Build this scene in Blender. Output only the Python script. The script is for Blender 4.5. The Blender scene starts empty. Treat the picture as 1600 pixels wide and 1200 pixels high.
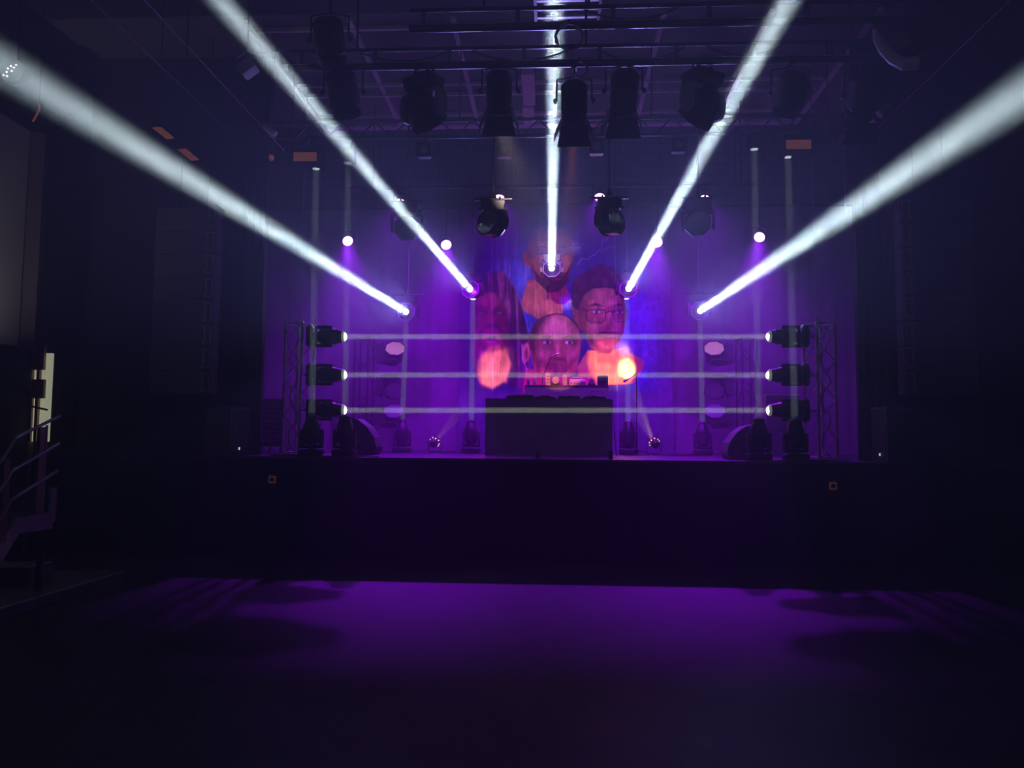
import bpy, bmesh, math, random
import numpy as np
from mathutils import Vector, Matrix, Euler
random.seed(7)
R = math.radians
scn = bpy.context.scene
COL = scn.collection

# ------------------------------------------------------------------ camera
F_PX = 1209.0
CAM = Vector((0, 0, 1.6))
YAW, PITCH, ROLL = R(3.1), R(4.2), R(0.5)
cam_data = bpy.data.cameras.new('camera')
cam = bpy.data.objects.new('camera', cam_data)
COL.objects.link(cam)
cam_data.sensor_fit = 'HORIZONTAL'
cam_data.sensor_width = 36.0
cam_data.lens = 36.0 * F_PX / 1600.0
cam_data.clip_start, cam_data.clip_end = 0.05, 100
CM = Matrix.Rotation(YAW, 3, 'Z') @ Matrix.Rotation(R(90) + PITCH, 3, 'X') @ Matrix.Rotation(ROLL, 3, 'Z')
cam.matrix_world = Matrix.Translation(CAM) @ CM.to_4x4()
scn.camera = cam


def P(px, py, Y):
    """the point of the place seen at pixel px,py and standing Y metres in front"""
    d = CM @ Vector(((px - 800) / F_PX, (600 - py) / F_PX, -1))
    return CAM + d * (Y / d.y)


# ------------------------------------------------------------------ world, exposure
w = bpy.data.worlds.new('world'); scn.world = w; w.use_nodes = True
w.node_tree.nodes['Background'].inputs[0].default_value = (0.004, 0.005, 0.010, 1)
w.node_tree.nodes['Background'].inputs[1].default_value = 0.2
scn.view_settings.view_transform = 'Standard'
scn.view_settings.look = 'None'
scn.view_settings.gamma = 1
scn.view_settings.use_curve_mapping = False
scn.view_settings.exposure = 0.0
cy = scn.cycles
cy.use_adaptive_sampling = False
cy.use_denoising = True
cy.denoising_prefilter = 'NONE'
cy.volume_bounces = 0
cy.max_bounces = 4; cy.diffuse_bounces = 2; cy.glossy_bounces = 2; cy.transmission_bounces = 3
cy.caustics_reflective = False; cy.caustics_refractive = False
cy.sample_clamp_indirect = 4.0
cy.sample_clamp_direct = 0.0

HAZE_DENSITY, HAZE_G = 0.03, 0.35


# ------------------------------------------------------------------ lamps
def area_beam(name, loc, to, diam, spread, power, color, parent=None):
    l = bpy.data.lights.new(name, 'AREA')
    l.shape = 'DISK'; l.size = diam; l.spread = R(spread); l.energy = power; l.color = color
    o = bpy.data.objects.new(name, l); COL.objects.link(o)
    place_light(o, loc, to, parent)
    return o


def spot(name, loc, to, angle, power, color, blend=1.0, size=0.05, parent=None):
    l = bpy.data.lights.new(name, 'SPOT')
    l.spot_size = R(angle); l.spot_blend = blend; l.energy = power; l.color = color; l.shadow_soft_size = size
    o = bpy.data.objects.new(name, l); COL.objects.link(o)
    place_light(o, loc, to, parent)
    return o


def wash(name, loc, to, angle, power, color, size=0.1, parent=None):
    h_ = R(angle) / 2
    return area_beam(name, loc, to, size, angle, power * h_ * h_ / 10, color, parent)


def place_light(o, loc, to, parent):
    d = Vector(to) - Vector(loc)
    m = Matrix.Translation(loc) @ d.to_track_quat('-Z', 'Y').to_matrix().to_4x4()
    if parent is not None:
        o.parent = parent
        o.matrix_world = m
        o.matrix_parent_inverse = Matrix.Identity(4)
        o.matrix_basis = wmat(parent).inverted() @ m
    else:
        o.matrix_world = m


def wmat(o):
    m = o.matrix_basis.copy()
    while o.parent is not None:
        o = o.parent
        m = o.matrix_basis @ m
    return m


# ------------------------------------------------------------------ materials
def mat(name, color, rough=0.5, metal=0.0, emit=None, estr=1.0, bump=0.0, bscale=40.0, var=0.0, vscale=3.0, spec=0.5):
    m = bpy.data.materials.new(name); m.use_nodes = True
    nt = m.node_tree; b = nt.nodes['Principled BSDF']
    b.inputs['Base Color'].default_value = (*color, 1)
    b.inputs['Roughness'].default_value = rough
    b.inputs['Metallic'].default_value = metal
    b.inputs['Specular IOR Level'].default_value = spec
    tc = nt.nodes.new('ShaderNodeTexCoord')
    if var:
        n = nt.nodes.new('ShaderNodeTexNoise'); n.inputs['Scale'].default_value = vscale; n.inputs['Detail'].default_value = 6
        nt.links.new(tc.outputs['Object'], n.inputs['Vector'])
        r = nt.nodes.new('ShaderNodeValToRGB')
        r.color_ramp.elements[0].position = 0.3; r.color_ramp.elements[1].position = 0.7
        r.color_ramp.elements[0].color = (*[c * (1 - var) for c in color], 1)
        r.color_ramp.elements[1].color = (*[min(1, c * (1 + var)) for c in color], 1)
        nt.links.new(n.outputs['Fac'], r.inputs['Fac']); nt.links.new(r.outputs['Color'], b.inputs['Base Color'])
    if bump:
        n = nt.nodes.new('ShaderNodeTexNoise'); n.inputs['Scale'].default_value = bscale; n.inputs['Detail'].default_value = 5
        nt.links.new(tc.outputs['Object'], n.inputs['Vector'])
        bp = nt.nodes.new('ShaderNodeBump'); bp.inputs['Strength'].default_value = bump; bp.inputs['Distance'].default_value = 0.02
        nt.links.new(n.outputs['Fac'], bp.inputs['Height']); nt.links.new(bp.outputs['Normal'], b.inputs['Normal'])
    if emit:
        b.inputs['Emission Color'].default_value = (*emit, 1); b.inputs['Emission Strength'].default_value = estr
        m.cycles.emission_sampling = 'NONE'
    return m


M = {
    'floor': mat('hall_floor', (0.060, 0.052, 0.060), 0.55, bump=0.25, bscale=60, var=0.35, vscale=1.3),
    'stage': mat('stage_deck', (0.05, 0.045, 0.055), 0.32, bump=0.1, bscale=30, var=0.3, vscale=2),
    'fascia': mat('stage_fascia', (0.012, 0.011, 0.014), 0.8, bump=0.2, bscale=20, var=0.3),
    'edge': mat('stage_edge', (0.10, 0.09, 0.11), 0.4),
    'black_wall': mat('black_wall', (0.013, 0.013, 0.016), 0.85, bump=0.2, bscale=12, var=0.3),
    'side_wall': mat('side_wall', (0.03, 0.03, 0.03), 0.85, var=0.3),
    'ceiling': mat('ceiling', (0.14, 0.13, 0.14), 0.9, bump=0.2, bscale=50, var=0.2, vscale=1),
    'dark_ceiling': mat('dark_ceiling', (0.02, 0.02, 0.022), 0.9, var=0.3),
    'batten': mat('ceiling_batten', (0.85, 0.80, 0.78), 0.6),
    'cream': mat('cream_box', (0.92, 0.80, 0.82), 0.5),
    'drape': mat('black_drape', (0.022, 0.020, 0.024), 0.85, bump=0.3, bscale=200, spec=0.2),
    'curtain': mat('back_curtain', (0.26, 0.22, 0.28), 0.9, bump=0.2, bscale=100, spec=0.1),
    'plastic': mat('black_plastic', (0.04, 0.04, 0.043), 0.35, var=0.2),
    'plastic_rough': mat('black_textured_plastic', (0.022, 0.021, 0.024), 0.6, bump=0.3, bscale=150),
    'dark_metal': mat('dark_metal', (0.05, 0.05, 0.055), 0.35, 0.7, var=0.2),
    'steel': mat('steel', (0.5, 0.5, 0.5), 0.3, 0.9, var=0.2, vscale=20),
    'alu': mat('truss_aluminium', (0.80, 0.78, 0.76), 0.40, 0.3, var=0.3, vscale=15),
    'dark_truss': mat('black_truss', (0.05, 0.05, 0.055), 0.35, 0.6),
    'pipe': mat('black_pipe', (0.07, 0.065, 0.07), 0.3, 0.6),
    'grey': mat('grey_plastic', (0.38, 0.36, 0.37), 0.45),
    'white': mat('white_plastic', (0.75, 0.74, 0.72), 0.45),
    'glass': mat('dark_lens_glass', (0.42, 0.42, 0.46), 0.03, 0.9, var=0.1, vscale=4),
    'lens_pink': mat('lens_painted_reflection', (0.25, 0.2, 0.16), 0.3, emit=(0.42, 0.21, 0.17), estr=0.8),  # emission stands in for warm light mirrored in the lens
    'lens_grey': mat('grey_lens', (0.45, 0.45, 0.5), 0.3, 0.6),
    'lens_white': mat('lit_lens', (0.8, 0.9, 0.8), 0.2, emit=(0.75, 0.85, 0.62), estr=0.75),
    'lens_ring': mat('lens_ring', (0.55, 0.56, 0.5), 0.3, 0.4, emit=(0.5, 0.55, 0.42), estr=0.28),
    'lens_beam': mat('beam_lens', (0.9, 0.9, 0.9), 0.2, emit=(0.85, 1.0, 1.0), estr=3.0),
    'par_lens': mat('violet_led_lens', (0.8, 0.6, 0.9), 0.3, emit=(1.0, 0.42, 1.0), estr=5.0),
    'amber_lens': mat('amber_led_lens', (0.9, 0.6, 0.3), 0.3, emit=(1.0, 0.55, 0.22), estr=4.0),
    'dim_amber': mat('dim_amber_glow', (0.5, 0.3, 0.2), 0.4, emit=(0.24, 0.07, 0.03), estr=0.35),  # on the plates and the hook this glow stands in for amber light
    'matt_black': mat('matt_black_paint', (0.006, 0.006, 0.007), 0.95, spec=0.05),
    'cloth': mat('desk_cloth', (0.20, 0.17, 0.24), 0.85, bump=0.25, bscale=120, var=0.2),
    'case': mat('case_board', (0.10, 0.09, 0.11), 0.6, var=0.2),
    'gear_orange': mat('beige_gear', (0.75, 0.62, 0.50), 0.45),
    'speaker': mat('speaker_paint', (0.15, 0.15, 0.17), 0.6, bump=0.3, bscale=200, var=0.2),
    'grille': mat('speaker_grille', (0.12, 0.12, 0.13), 0.5, 0.4, bump=0.4, bscale=300),
    'wood': mat('stained_wood', (0.34, 0.17, 0.11), 0.5, bump=0.1, var=0.4, vscale=2),
    'panel_grey': mat('pale_grey_panel', (0.50, 0.49, 0.50), 0.7, var=0.1, vscale=1),
    'panel_brown': mat('brown_panel', (0.07, 0.05, 0.055), 0.7, var=0.15),
    'paint_purple': mat('grey_painted_steel', (0.66, 0.58, 0.68), 0.45, 0.2, var=0.15),
    'step': mat('step_board', (0.22, 0.19, 0.22), 0.5, var=0.4, vscale=4),
    'door_glow': mat('door_corridor_glow', (0.5, 0.5, 0.45), 0.5, emit=(0.42, 0.44, 0.31), estr=0.75, var=0.3, vscale=2),  # corridor light beyond the door put in as glow of the pane
    'cable': mat('black_cable', (0.03, 0.03, 0.035), 0.45),
    'pale_cable': mat('pale_cable', (0.45, 0.40, 0.45), 0.45),
    'led_white': mat('indicator_led', (1, 1, 1), 0.3, emit=(0.8, 0.85, 1.0), estr=0.8),
    'led_dots': mat('white_led_dots', (1, 1, 1), 0.3, emit=(0.9, 0.85, 1.0), estr=1.4),
    'socket': mat('orange_socket', (0.45, 0.16, 0.07), 0.5, emit=(0.3, 0.10, 0.05), estr=0.12),
    'can': mat('metal_can', (0.10, 0.10, 0.10), 0.3, 0.5),
}
bk = bpy.data.materials.new('back_brick'); bk.use_nodes = True
_nt = bk.node_tree; _b = _nt.nodes['Principled BSDF']; _b.inputs['Roughness'].default_value = 0.85
_t = _nt.nodes.new('ShaderNodeTexBrick'); _t.inputs['Scale'].default_value = 1.0
_t.inputs['Color1'].default_value = (0.12, 0.11, 0.12, 1); _t.inputs['Color2'].default_value = (0.16, 0.14, 0.15, 1)
_t.inputs['Mortar'].default_value = (0.05, 0.05, 0.055, 1); _t.inputs['Mortar Size'].default_value = 0.015
_t.inputs['Brick Width'].default_value = 0.6; _t.inputs['Row Height'].default_value = 0.25
_tc = _nt.nodes.new('ShaderNodeTexCoord'); _mp = _nt.nodes.new('ShaderNodeMapping'); _mp.inputs['Rotation'].default_value = (R(90), 0, 0)
_nt.links.new(_tc.outputs['Object'], _mp.inputs['Vector']); _nt.links.new(_mp.outputs[0], _t.inputs['Vector'])
_nt.links.new(_t.outputs['Color'], _b.inputs['Base Color'])
M['brick'] = bk


# ------------------------------------------------------------------ mesh helpers
def basis(d):
    d = Vector(d).normalized()
    u = d.orthogonal().normalized()
    return u, d.cross(u)


class MB:
    def __init__(s):
        s.v, s.f = [], []

    def add(s, vs, fs):
        b = len(s.v); s.v += [Vector(v) for v in vs]; s.f += [tuple(b + i for i in f) for f in fs]; return s

    def box(s, c, d, rot=None, taper=1.0):
        x, y, z = [k / 2 for k in d]
        t = taper
        vs = [Vector(p) for p in ((-x, -y, -z), (x, -y, -z), (x, y, -z), (-x, y, -z), (-x * t, -y * t, z), (x * t, -y * t, z), (x * t, y * t, z), (-x * t, y * t, z))]
        if rot is not None:
            m = rot if isinstance(rot, Matrix) else Euler(rot).to_matrix()
            vs = [m @ v for v in vs]
        vs = [v + Vector(c) for v in vs]
        return s.add(vs, [(3, 2, 1, 0), (4, 5, 6, 7), (0, 1, 5, 4), (1, 2, 6, 5), (2, 3, 7, 6), (3, 0, 4, 7)])

    def rbox(s, c, d, r, rot=None, n=3):
        """box with rounded vertical (z) corners and a chamfered rim"""
        x, y, z = [k / 2 for k in d]
        ring = []
        for cx, cy_, a0 in ((x - r, y - r, 0), (-x + r, y - r, 90), (-x + r, -y + r, 180), (x - r, -y + r, 270)):
            for k in range(n + 1):
                a = R(a0 + 90 * k / n); ring.append((cx + r * math.cos(a), cy_ + r * math.sin(a)))
        N = len(ring); ch = min(r * 0.5, z * 0.5)
        levels = [(-z, 1 - ch / max(x, y)), (-z + ch, 1), (z - ch, 1), (z, 1 - ch / max(x, y))]
        m = Matrix.Identity(3) if rot is None else (rot if isinstance(rot, Matrix) else Euler(rot).to_matrix())
        vs = [m @ Vector((px * k, py * k, lz)) + Vector(c) for lz, k in levels for px, py in ring]
        fs = [(l * N + i, l * N + (i + 1) % N, (l + 1) * N + (i + 1) % N, (l + 1) * N + i) for l in range(3) for i in range(N)]
        fs += [tuple(range(N - 1, -1, -1)), tuple(3 * N + i for i in range(N))]
        return s.add(vs, fs)

    def tube(s, a, b, r, n=8, r2=None):
        a, b = Vector(a), Vector(b); u, w_ = basis(b - a); r2 = r if r2 is None else r2
        vs = [a + (u * math.cos(2 * math.pi * i / n) + w_ * math.sin(2 * math.pi * i / n)) * r for i in range(n)]
        vs += [b + (u * math.cos(2 * math.pi * i / n) + w_ * math.sin(2 * math.pi * i / n)) * r2 for i in range(n)]
        return s.add(vs, [(i, (i + 1) % n, n + (i + 1) % n, n + i) for i in range(n)] + [tuple(range(n - 1, -1, -1)), tuple(range(n, 2 * n))])

    def path(s, pts, r, n=6, closed=False, rad=None):
        pts = [Vector(p) for p in pts]; N = len(pts)
        up = None; rings = []
        for i, p in enumerate(pts):
            t = (pts[(i + 1) % N] - pts[i - 1]) if closed else (pts[min(i + 1, N - 1)] - pts[max(i - 1, 0)])
            t.normalize()
            u = basis(t)[0] if up is None else (up - t * up.dot(t)).normalized()
            up = u; w_ = t.cross(u); rr = r if rad is None else rad[i]
            rings.append([p + (u * math.cos(2 * math.pi * k / n) + w_ * math.sin(2 * math.pi * k / n)) * rr for k in range(n)])
        vs = [v for ring in rings for v in ring]
        fs = []
        for i in range(N if closed else N - 1):
            j = (i + 1) % N
            fs += [(i * n + k, i * n + (k + 1) % n, j * n + (k + 1) % n, j * n + k) for k in range(n)]
        if not closed:
            fs += [tuple(range(n - 1, -1, -1)), tuple((N - 1) * n + k for k in range(n))]
        return s.add(vs, fs)

    def lathe(s, prof, n=24, o=(0, 0, 0), axis=(0, 0, 1), phase=0.0):
        """prof: (radius, height) pairs along the axis"""
        o = Vector(o); ax = Vector(axis).normalized()
        u, w_ = (Vector((1, 0, 0)), Vector((0, 1, 0))) if abs(ax.z) > 0.999 else basis(ax)
        vs = [o + ax * h + (u * math.cos(2 * math.pi * i / n + phase) + w_ * math.sin(2 * math.pi * i / n + phase)) * max(r, 1e-4) for r, h in prof for i in range(n)]
        L = len(prof)
        fs = [(l * n + i, l * n + (i + 1) % n, (l + 1) * n + (i + 1) % n, (l + 1) * n + i) for l in range(L - 1) for i in range(n)]
        fs += [tuple(range(n - 1, -1, -1)), tuple((L - 1) * n + i for i in range(n))]
        return s.add(vs, fs)

    def prism(s, poly, a, b):
        """poly of 3-D points extruded by vector from offset a to offset b"""
        a, b = Vector(a), Vector(b); n = len(poly)
        vs = [Vector(p) + a for p in poly] + [Vector(p) + b for p in poly]
        return s.add(vs, [tuple(range(n - 1, -1, -1)), tuple(range(n, 2 * n))] + [(i, (i + 1) % n, n + (i + 1) % n, n + i) for i in range(n)])

    def mesh(s, name, m, smooth=False, bevel=0):
        me = bpy.data.meshes.new(name); me.from_pydata([tuple(v) for v in s.v], [], s.f); me.materials.append(M[m] if isinstance(m, str) else m)
        bm = bmesh.new(); bm.from_mesh(me); bmesh.ops.recalc_face_normals(bm, faces=bm.faces)
        if bevel:
            bmesh.ops.bevel(bm, geom=[e for e in bm.edges if e.calc_face_angle(0) > 0.6], offset=bevel, segments=2, affect='EDGES', clamp_overlap=True)
        bm.to_mesh(me); bm.free()
        if smooth:
            for p in me.polygons: p.use_smooth = True
            me.set_sharp_from_angle(angle=R(40))
        return me

    def build(s, name, m, parent=None, smooth=False, bevel=0):
        return link(name, s.mesh(name, m, smooth, bevel), parent)


def link(name, me, parent=None, basis_m=None):
    o = bpy.data.objects.new(name, me); COL.objects.link(o)
    if parent is not None: o.parent = parent
    if basis_m is not None: o.matrix_basis = basis_m
    return o


def tag(o, label=None, cat=None, group=None, kind=None):
    if label: o['label'] = label
    if cat: o['category'] = cat
    if group: o['group'] = group
    if kind: o['kind'] = kind
    return o


def thing(name, label, cat, m=None, group=None):
    o = bpy.data.objects.new(name, None); COL.objects.link(o); o.empty_display_size = 0.1
    if m is not None:
        o.matrix_basis = m if isinstance(m, Matrix) else Matrix.Translation(m)
    return tag(o, label, cat, group)


def struct(name, mb, m, smooth=False):
    return tag(mb.build(name, m, None, smooth), kind='structure')


def cuboid(x0, x1, y0, y1, z0, z1):
    return MB().box(((x0 + x1) / 2, (y0 + y1) / 2, (z0 + z1) / 2), (x1 - x0, y1 - y0, z1 - z0))


T = Matrix.Translation


def frame(loc, x, y, z):
    m = Matrix((x, y, z)).transposed().to_4x4(); m.translation = Vector(loc); return m


# ------------------------------------------------------------------ the room
XW, ZC, SY, SZ, BACK = 7.2, 7.5, 10.4, 1.36, 17.6
struct('floor', cuboid(-XW, XW, -3, SY, -0.1, 0), 'floor')
struct('floor_stage', cuboid(-XW, XW, SY, BACK, 0, SZ), 'stage')
struct('wall_stage_front', cuboid(-XW, XW, SY - 0.03, SY - 0.001, 0.001, SZ - 0.035), 'fascia')
struct('trim_1', cuboid(-4.95, 5.0, SY - 0.035, SY - 0.001, SZ - 0.034, SZ), 'edge')
struct('wall_left', cuboid(-XW - 0.2, -XW, -3, BACK, -0.1, 9.2), 'side_wall')
struct('wall_right', cuboid(XW, XW + 0.2, -3, BACK, -0.1, 9.2), 'side_wall')
struct('wall_rear', cuboid(-XW - 0.2, XW + 0.2, -3.2, -3, -0.1, 9.2), 'side_wall')
struct('wall_back', cuboid(-XW - 0.2, XW + 0.2, BACK, BACK + 0.2, -0.1, 9.2), 'brick')
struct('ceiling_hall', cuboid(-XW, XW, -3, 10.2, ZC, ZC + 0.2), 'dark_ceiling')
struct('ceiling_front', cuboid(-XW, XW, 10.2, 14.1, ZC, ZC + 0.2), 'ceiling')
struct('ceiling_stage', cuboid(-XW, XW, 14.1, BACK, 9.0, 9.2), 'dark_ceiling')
struct('wall_upstand', cuboid(-XW, XW, 14.1, 14.2, ZC + 0.2, 9.0), 'dark_ceiling')
WY = 11.35
struct('wall_front_left', cuboid(-XW, -4.42, WY, WY + 0.2, SZ, ZC), 'black_wall')
struct('wall_front_right', cuboid(4.42, XW, WY, WY + 0.2, SZ, ZC), 'black_wall')
# pale battens of the ceiling over the stage edge
bt = MB()
for k in range(-3, 4):
    x = 0.0 + k * 1.46 + (0.03 if k else 0)
    bt.box((x, 12.2, ZC - 0.025), (0.07, 3.8, 0.05))
for y, wd in ((10.55, 0.05), (11.65, 0.10), (12.3, 0.04), (12.68, 0.05), (13.5, 0.05), (14.02, 0.16)):
    bt.box((0, y, ZC - 0.03), (8.6, wd, 0.055))
struct('trim_2', bt, 'batten')


def hanging_tray(x0, x1, y0, y1, z0, z1):
    return cuboid(x0, x1, y0, y1, z0, z1)


# two pale ceiling luminaires lying along the hall
for i, (ya, yb) in enumerate(((166, 116), (196, 168))):
    Z = ZC - 0.2
    def Yat(py):
        lo, hi = 8.0, 16.0
        for _ in range(40):
            mid = (lo + hi) / 2
            if P(826, py, mid).z < Z: lo = mid
            else: hi = mid
        return lo
    a, b = Yat(yb), Yat(ya)
    x = P(826, (ya + yb) / 2, (a + b) / 2).x
    t = thing('ceiling_light', ['long pale pink unlit luminaire box under the ceiling, nearer of two', 'short pale pink unlit luminaire box under the ceiling, farther of two'][i], 'ceiling light', (x, (a + b) / 2, Z), 'luminaire boxes under the ceiling')
    MB().box((0, 0, 0.06), (0.20, b - a - 0.04, 0.12)).build('housing', 'cream', t, bevel=0.008)
    for s in (-1, 1):
        MB().tube((0, s * (b - a) * 0.35, 0.119), (0, s * (b - a) * 0.35, 0.2), 0.012).build('bracket', 'grey', t)

# haze of the fog machines
hz = bpy.data.materials.new('stage_haze'); hz.use_nodes = True
_nt = hz.node_tree; _nt.nodes.clear()
_o = _nt.nodes.new('ShaderNodeOutputMaterial'); _v = _nt.nodes.new('ShaderNodeVolumeScatter')
_v.inputs['Density'].default_value = HAZE_DENSITY; _v.inputs['Anisotropy'].default_value = HAZE_G
_v.inputs['Color'].default_value = (0.93, 0.97, 1, 1)
_nt.links.new(_v.outputs[0], _o.inputs['Volume'])
h = cuboid(-XW + 0.01, XW - 0.01, -2.95, BACK - 0.02, 0.012, 8.95).build('haze', hz)
tag(h, 'thin stage haze filling the whole hall', 'haze', kind='stuff')


# ------------------------------------------------------------------ cloth: black legs, back curtain
def wavy(x0, x1, y, z0, z1, amp, waves, thick=0.02, nx=160, nz=10, sway=0.0, ph=0.0):
    vs, fs = [], []
    for k in (0, 1):
        for j in range(nz + 1):
            for i in range(nx + 1):
                u, t = i / nx, j / nz
                x = x0 + (x1 - x0) * u + sway * math.sin(t * 3.1) * (1 - u * 0.4)
                a = amp * (math.sin(u * waves * 2 * math.pi + ph) + 0.35 * math.sin(u * waves * 4.7 * math.pi + 1.3 + ph))
                vs.append((x, y + a * (1.1 - 0.3 * t) + k * thick, z0 + (z1 - z0) * t))
    W_, K = nx + 1, (nx + 1) * (nz + 1)
    for j in range(nz):
        for i in range(nx):
            a = j * W_ + i
            fs.append((a, a + 1, a + W_ + 1, a + W_)); fs.append((K + a + W_, K + a + W_ + 1, K + a + 1, K + a))
    rim = [i for i in range(W_)] + [j * W_ + nx for j in range(1, nz + 1)] + [nz * W_ + i for i in range(nx - 1, -1, -1)] + [j * W_ for j in range(nz - 1, 0, -1)]
    for a, b in zip(rim, rim[1:] + rim[:1]):
        fs.append((b, a, K + a, K + b))
    return MB().add(vs, fs)


tag(wavy(-7.0, 7.0, 17.34, SZ + 0.004, 6.9, 0.016, 22, nx=520).build('back_curtain', 'curtain', smooth=True), 'wide pleated curtain across the back of the stage behind the banner', 'curtain')
tag(MB().tube((-7.19, 17.35, 6.93), (7.19, 17.35, 6.93), 0.03).build('curtain_rail', 'pipe'), 'black rail carrying the pleated back curtain', 'rail')
for s, lab in ((-1, 'black gathered drape beside the rack at the stage opening'), (1, 'black gathered drape at the stage opening on the side without the rack')):
    tag(wavy(s * 4.62, s * 4.30, 11.18, SZ + 0.004, ZC - 0.09, 0.045, 2.5, nx=60, nz=24, sway=s * 0.06).build('stage_drape', 'drape', smooth=True), lab, 'drape', 'drapes framing the stage opening')
    tag(MB().tube((s * 4.7, 11.2, ZC - 0.06), (s * 4.2, 11.2, ZC - 0.06), 0.05).build('drape_rail', 'pipe'), 'short black rail holding the drape at the ' + ('left' if s < 0 else 'right') + ' edge of the stage opening', 'rail')

# ------------------------------------------------------------------ banner with four painted faces
BX0, BX1, BY0, BY1, BANY = 716.0, 1046.0, 322.0, 706.0, 17.22
BW, BH = 430, 500


def paint():
    xs = np.linspace(BX0, BX1, BW + 1); ys = np.linspace(BY0, BY1, BH + 1)
    X, Y = np.meshgrid(xs, ys)
    rng = np.random.RandomState(3)

    def noise(sx, sy, seed):
        r = np.random.RandomState(seed); gx, gy = max(2, int((BX1 - BX0) / sx) + 2), max(2, int((BY1 - BY0) / sy) + 2)
        g = r.rand(gy, gx); u = (X - BX0) / (BX1 - BX0) * (gx - 1.001); v = (Y - BY0) / (BY1 - BY0) * (gy - 1.001)
        i, j = u.astype(int), v.astype(int); fu, fv = u - i, v - j
        fu, fv = fu * fu * (3 - 2 * fu), fv * fv * (3 - 2 * fv)
        return (g[j, i] * (1 - fu) + g[j, i + 1] * fu) * (1 - fv) + (g[j + 1, i] * (1 - fu) + g[j + 1, i + 1] * fu) * fv
    C = np.zeros(X.shape + (3,))
    C[:] = (0.05, 0.03, 0.16)

    def blend(mask, col):
        m = np.clip(mask, 0, 1)[..., None]; C[:] = C * (1 - m) + np.asarray(col) * m

    def shade(mask, k):
        m = np.clip(mask, 0, 1)[..., None]; C[:] = C * (1 - m * (1 - k))

    def ell(cx, cy, a, b, soft=0.12, ang=0):
        c, s = math.cos(R(ang)), math.sin(R(ang)); dx, dy = X - cx, Y - cy
        u, v = (dx * c + dy * s) / a, (-dx * s + dy * c) / b
        return np.clip((1 - np.sqrt(u * u + v * v)) / soft + 0.5, 0, 1)

    def poly(pts, soft=1.5):
        inside = np.zeros(X.shape, bool); d = np.full(X.shape, 1e9); n = len(pts)
        for i in range(n):
            (x1, y1), (x2, y2) = pts[i], pts[(i + 1) % n]
            if y1 != y2:
                cond = ((y1 > Y) != (y2 > Y)) & (X < (x2 - x1) * (Y - y1) / (y2 - y1) + x1); inside ^= cond
            L = (x2 - x1) ** 2 + (y2 - y1) ** 2 + 1e-9
            t = np.clip(((X - x1) * (x2 - x1) + (Y - y1) * (y2 - y1)) / L, 0, 1)
            d = np.minimum(d, np.hypot(X - x1 - t * (x2 - x1), Y - y1 - t * (y2 - y1)))
        return np.clip(np.where(inside, d, -d) / soft + 0.5, 0, 1)

    def line(pts, wd, soft=1.0):
        d = np.full(X.shape, 1e9)
        for (x1, y1), (x2, y2) in zip(pts, pts[1:]):
            L = (x2 - x1) ** 2 + (y2 - y1) ** 2 + 1e-9
            t = np.clip(((X - x1) * (x2 - x1) + (Y - y1) * (y2 - y1)) / L, 0, 1)
            d = np.minimum(d, np.hypot(X - x1 - t * (x2 - x1), Y - y1 - t * (y2 - y1)))
        return np.clip((wd - d) / soft + 0.5, 0, 1)
    # sky: clouds of blue
    cl = noise(26, 40, 1) * 0.6 + noise(9, 18, 2) * 0.4
    blend(ell(855, 440, 120, 130, 0.7) * 0.85, (0.07, 0.09, 0.38))
    blend(ell(1000, 520, 60, 110, 0.8) * 0.8, (0.10, 0.17, 0.50))
    blend(ell(820, 500, 60, 60, 0.9) * cl, (0.22, 0.34, 0.70))
    blend(ell(800, 430, 40, 70, 0.9, 20) * cl * 0.8, (0.20, 0.30, 0.66))
    blend(ell(985, 520, 40, 60, 0.9) * np.clip(cl * 1.6 - 0.2, 0, 1), (0.30, 0.50, 0.85))
    st = noise(2.5, 60, 5)
    blend(ell(800, 430, 45, 90, 0.9) * np.clip(st * 2 - 1.1, 0, 1) * 0.6, (0.45, 0.50, 0.75))
    zig = lambda x, y, dx, dy, n, seed, amp=4: [(x + dx * i / n + np.random.RandomState(seed + i).uniform(-amp, amp), y + dy * i / n + np.random.RandomState(seed + 50 + i).uniform(-amp, amp)) for i in range(n + 1)]
    for args in ((905, 412, 55, -28, 9, 11), (935, 395, 20, -30, 6, 31), (1008, 540, 18, 75, 12, 41), (1030, 430, 12, 120, 14, 61), (1000, 555, 24, -18, 5, 77), (985, 488, 55, -22, 8, 91), (1012, 545, -10, 14, 4, 15)):
        blend(line(zig(*args), 0.45, 1.0) * 0.8, (0.62, 0.55, 0.95))
    def star(x, y, k=1.0):
        blend(ell(x, y, 9 * k, 9 * k, 1.8) * 0.8, (0.6, 0.75, 1)); blend(line([(x - 11 * k, y), (x + 11 * k, y)], 0.4), (0.9, 0.95, 1)); blend(line([(x, y - 8 * k), (x, y + 8 * k)], 0.4), (0.9, 0.95, 1))

    # ---- man at the top: bald, beard, bare neck
    sk = np.array((0.60, 0.27, 0.17))
    blend(poly([(826, 438), (812, 480), (813, 484), (846, 503), (880, 498), (893, 470), (882, 440)], 3), sk * 0.95)
    shade(poly([(838, 448), (868, 462), (890, 452), (888, 470), (850, 470)], 10) * 0.5, 0.6)
    blend(np.clip(noise(2.5, 22, 8) * 2 - 1.0, 0, 1) * poly([(832, 450), (814, 482), (846, 502), (878, 498), (885, 455)], 5) * 0.5, (0.95, 0.62, 0.35))
    blend(poly([(812, 486), (846, 504), (838, 520), (822, 512)], 2), (0.10, 0.16, 0.48))
    blend(poly([(880, 478), (900, 470), (905, 498), (878, 498)], 3), (0.08, 0.10, 0.40))
    blend(ell(826, 405, 8, 14, 0.25, -8), sk * 0.8); shade(ell(827, 406, 4, 9, 0.6) * 0.6, 0.5)
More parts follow.
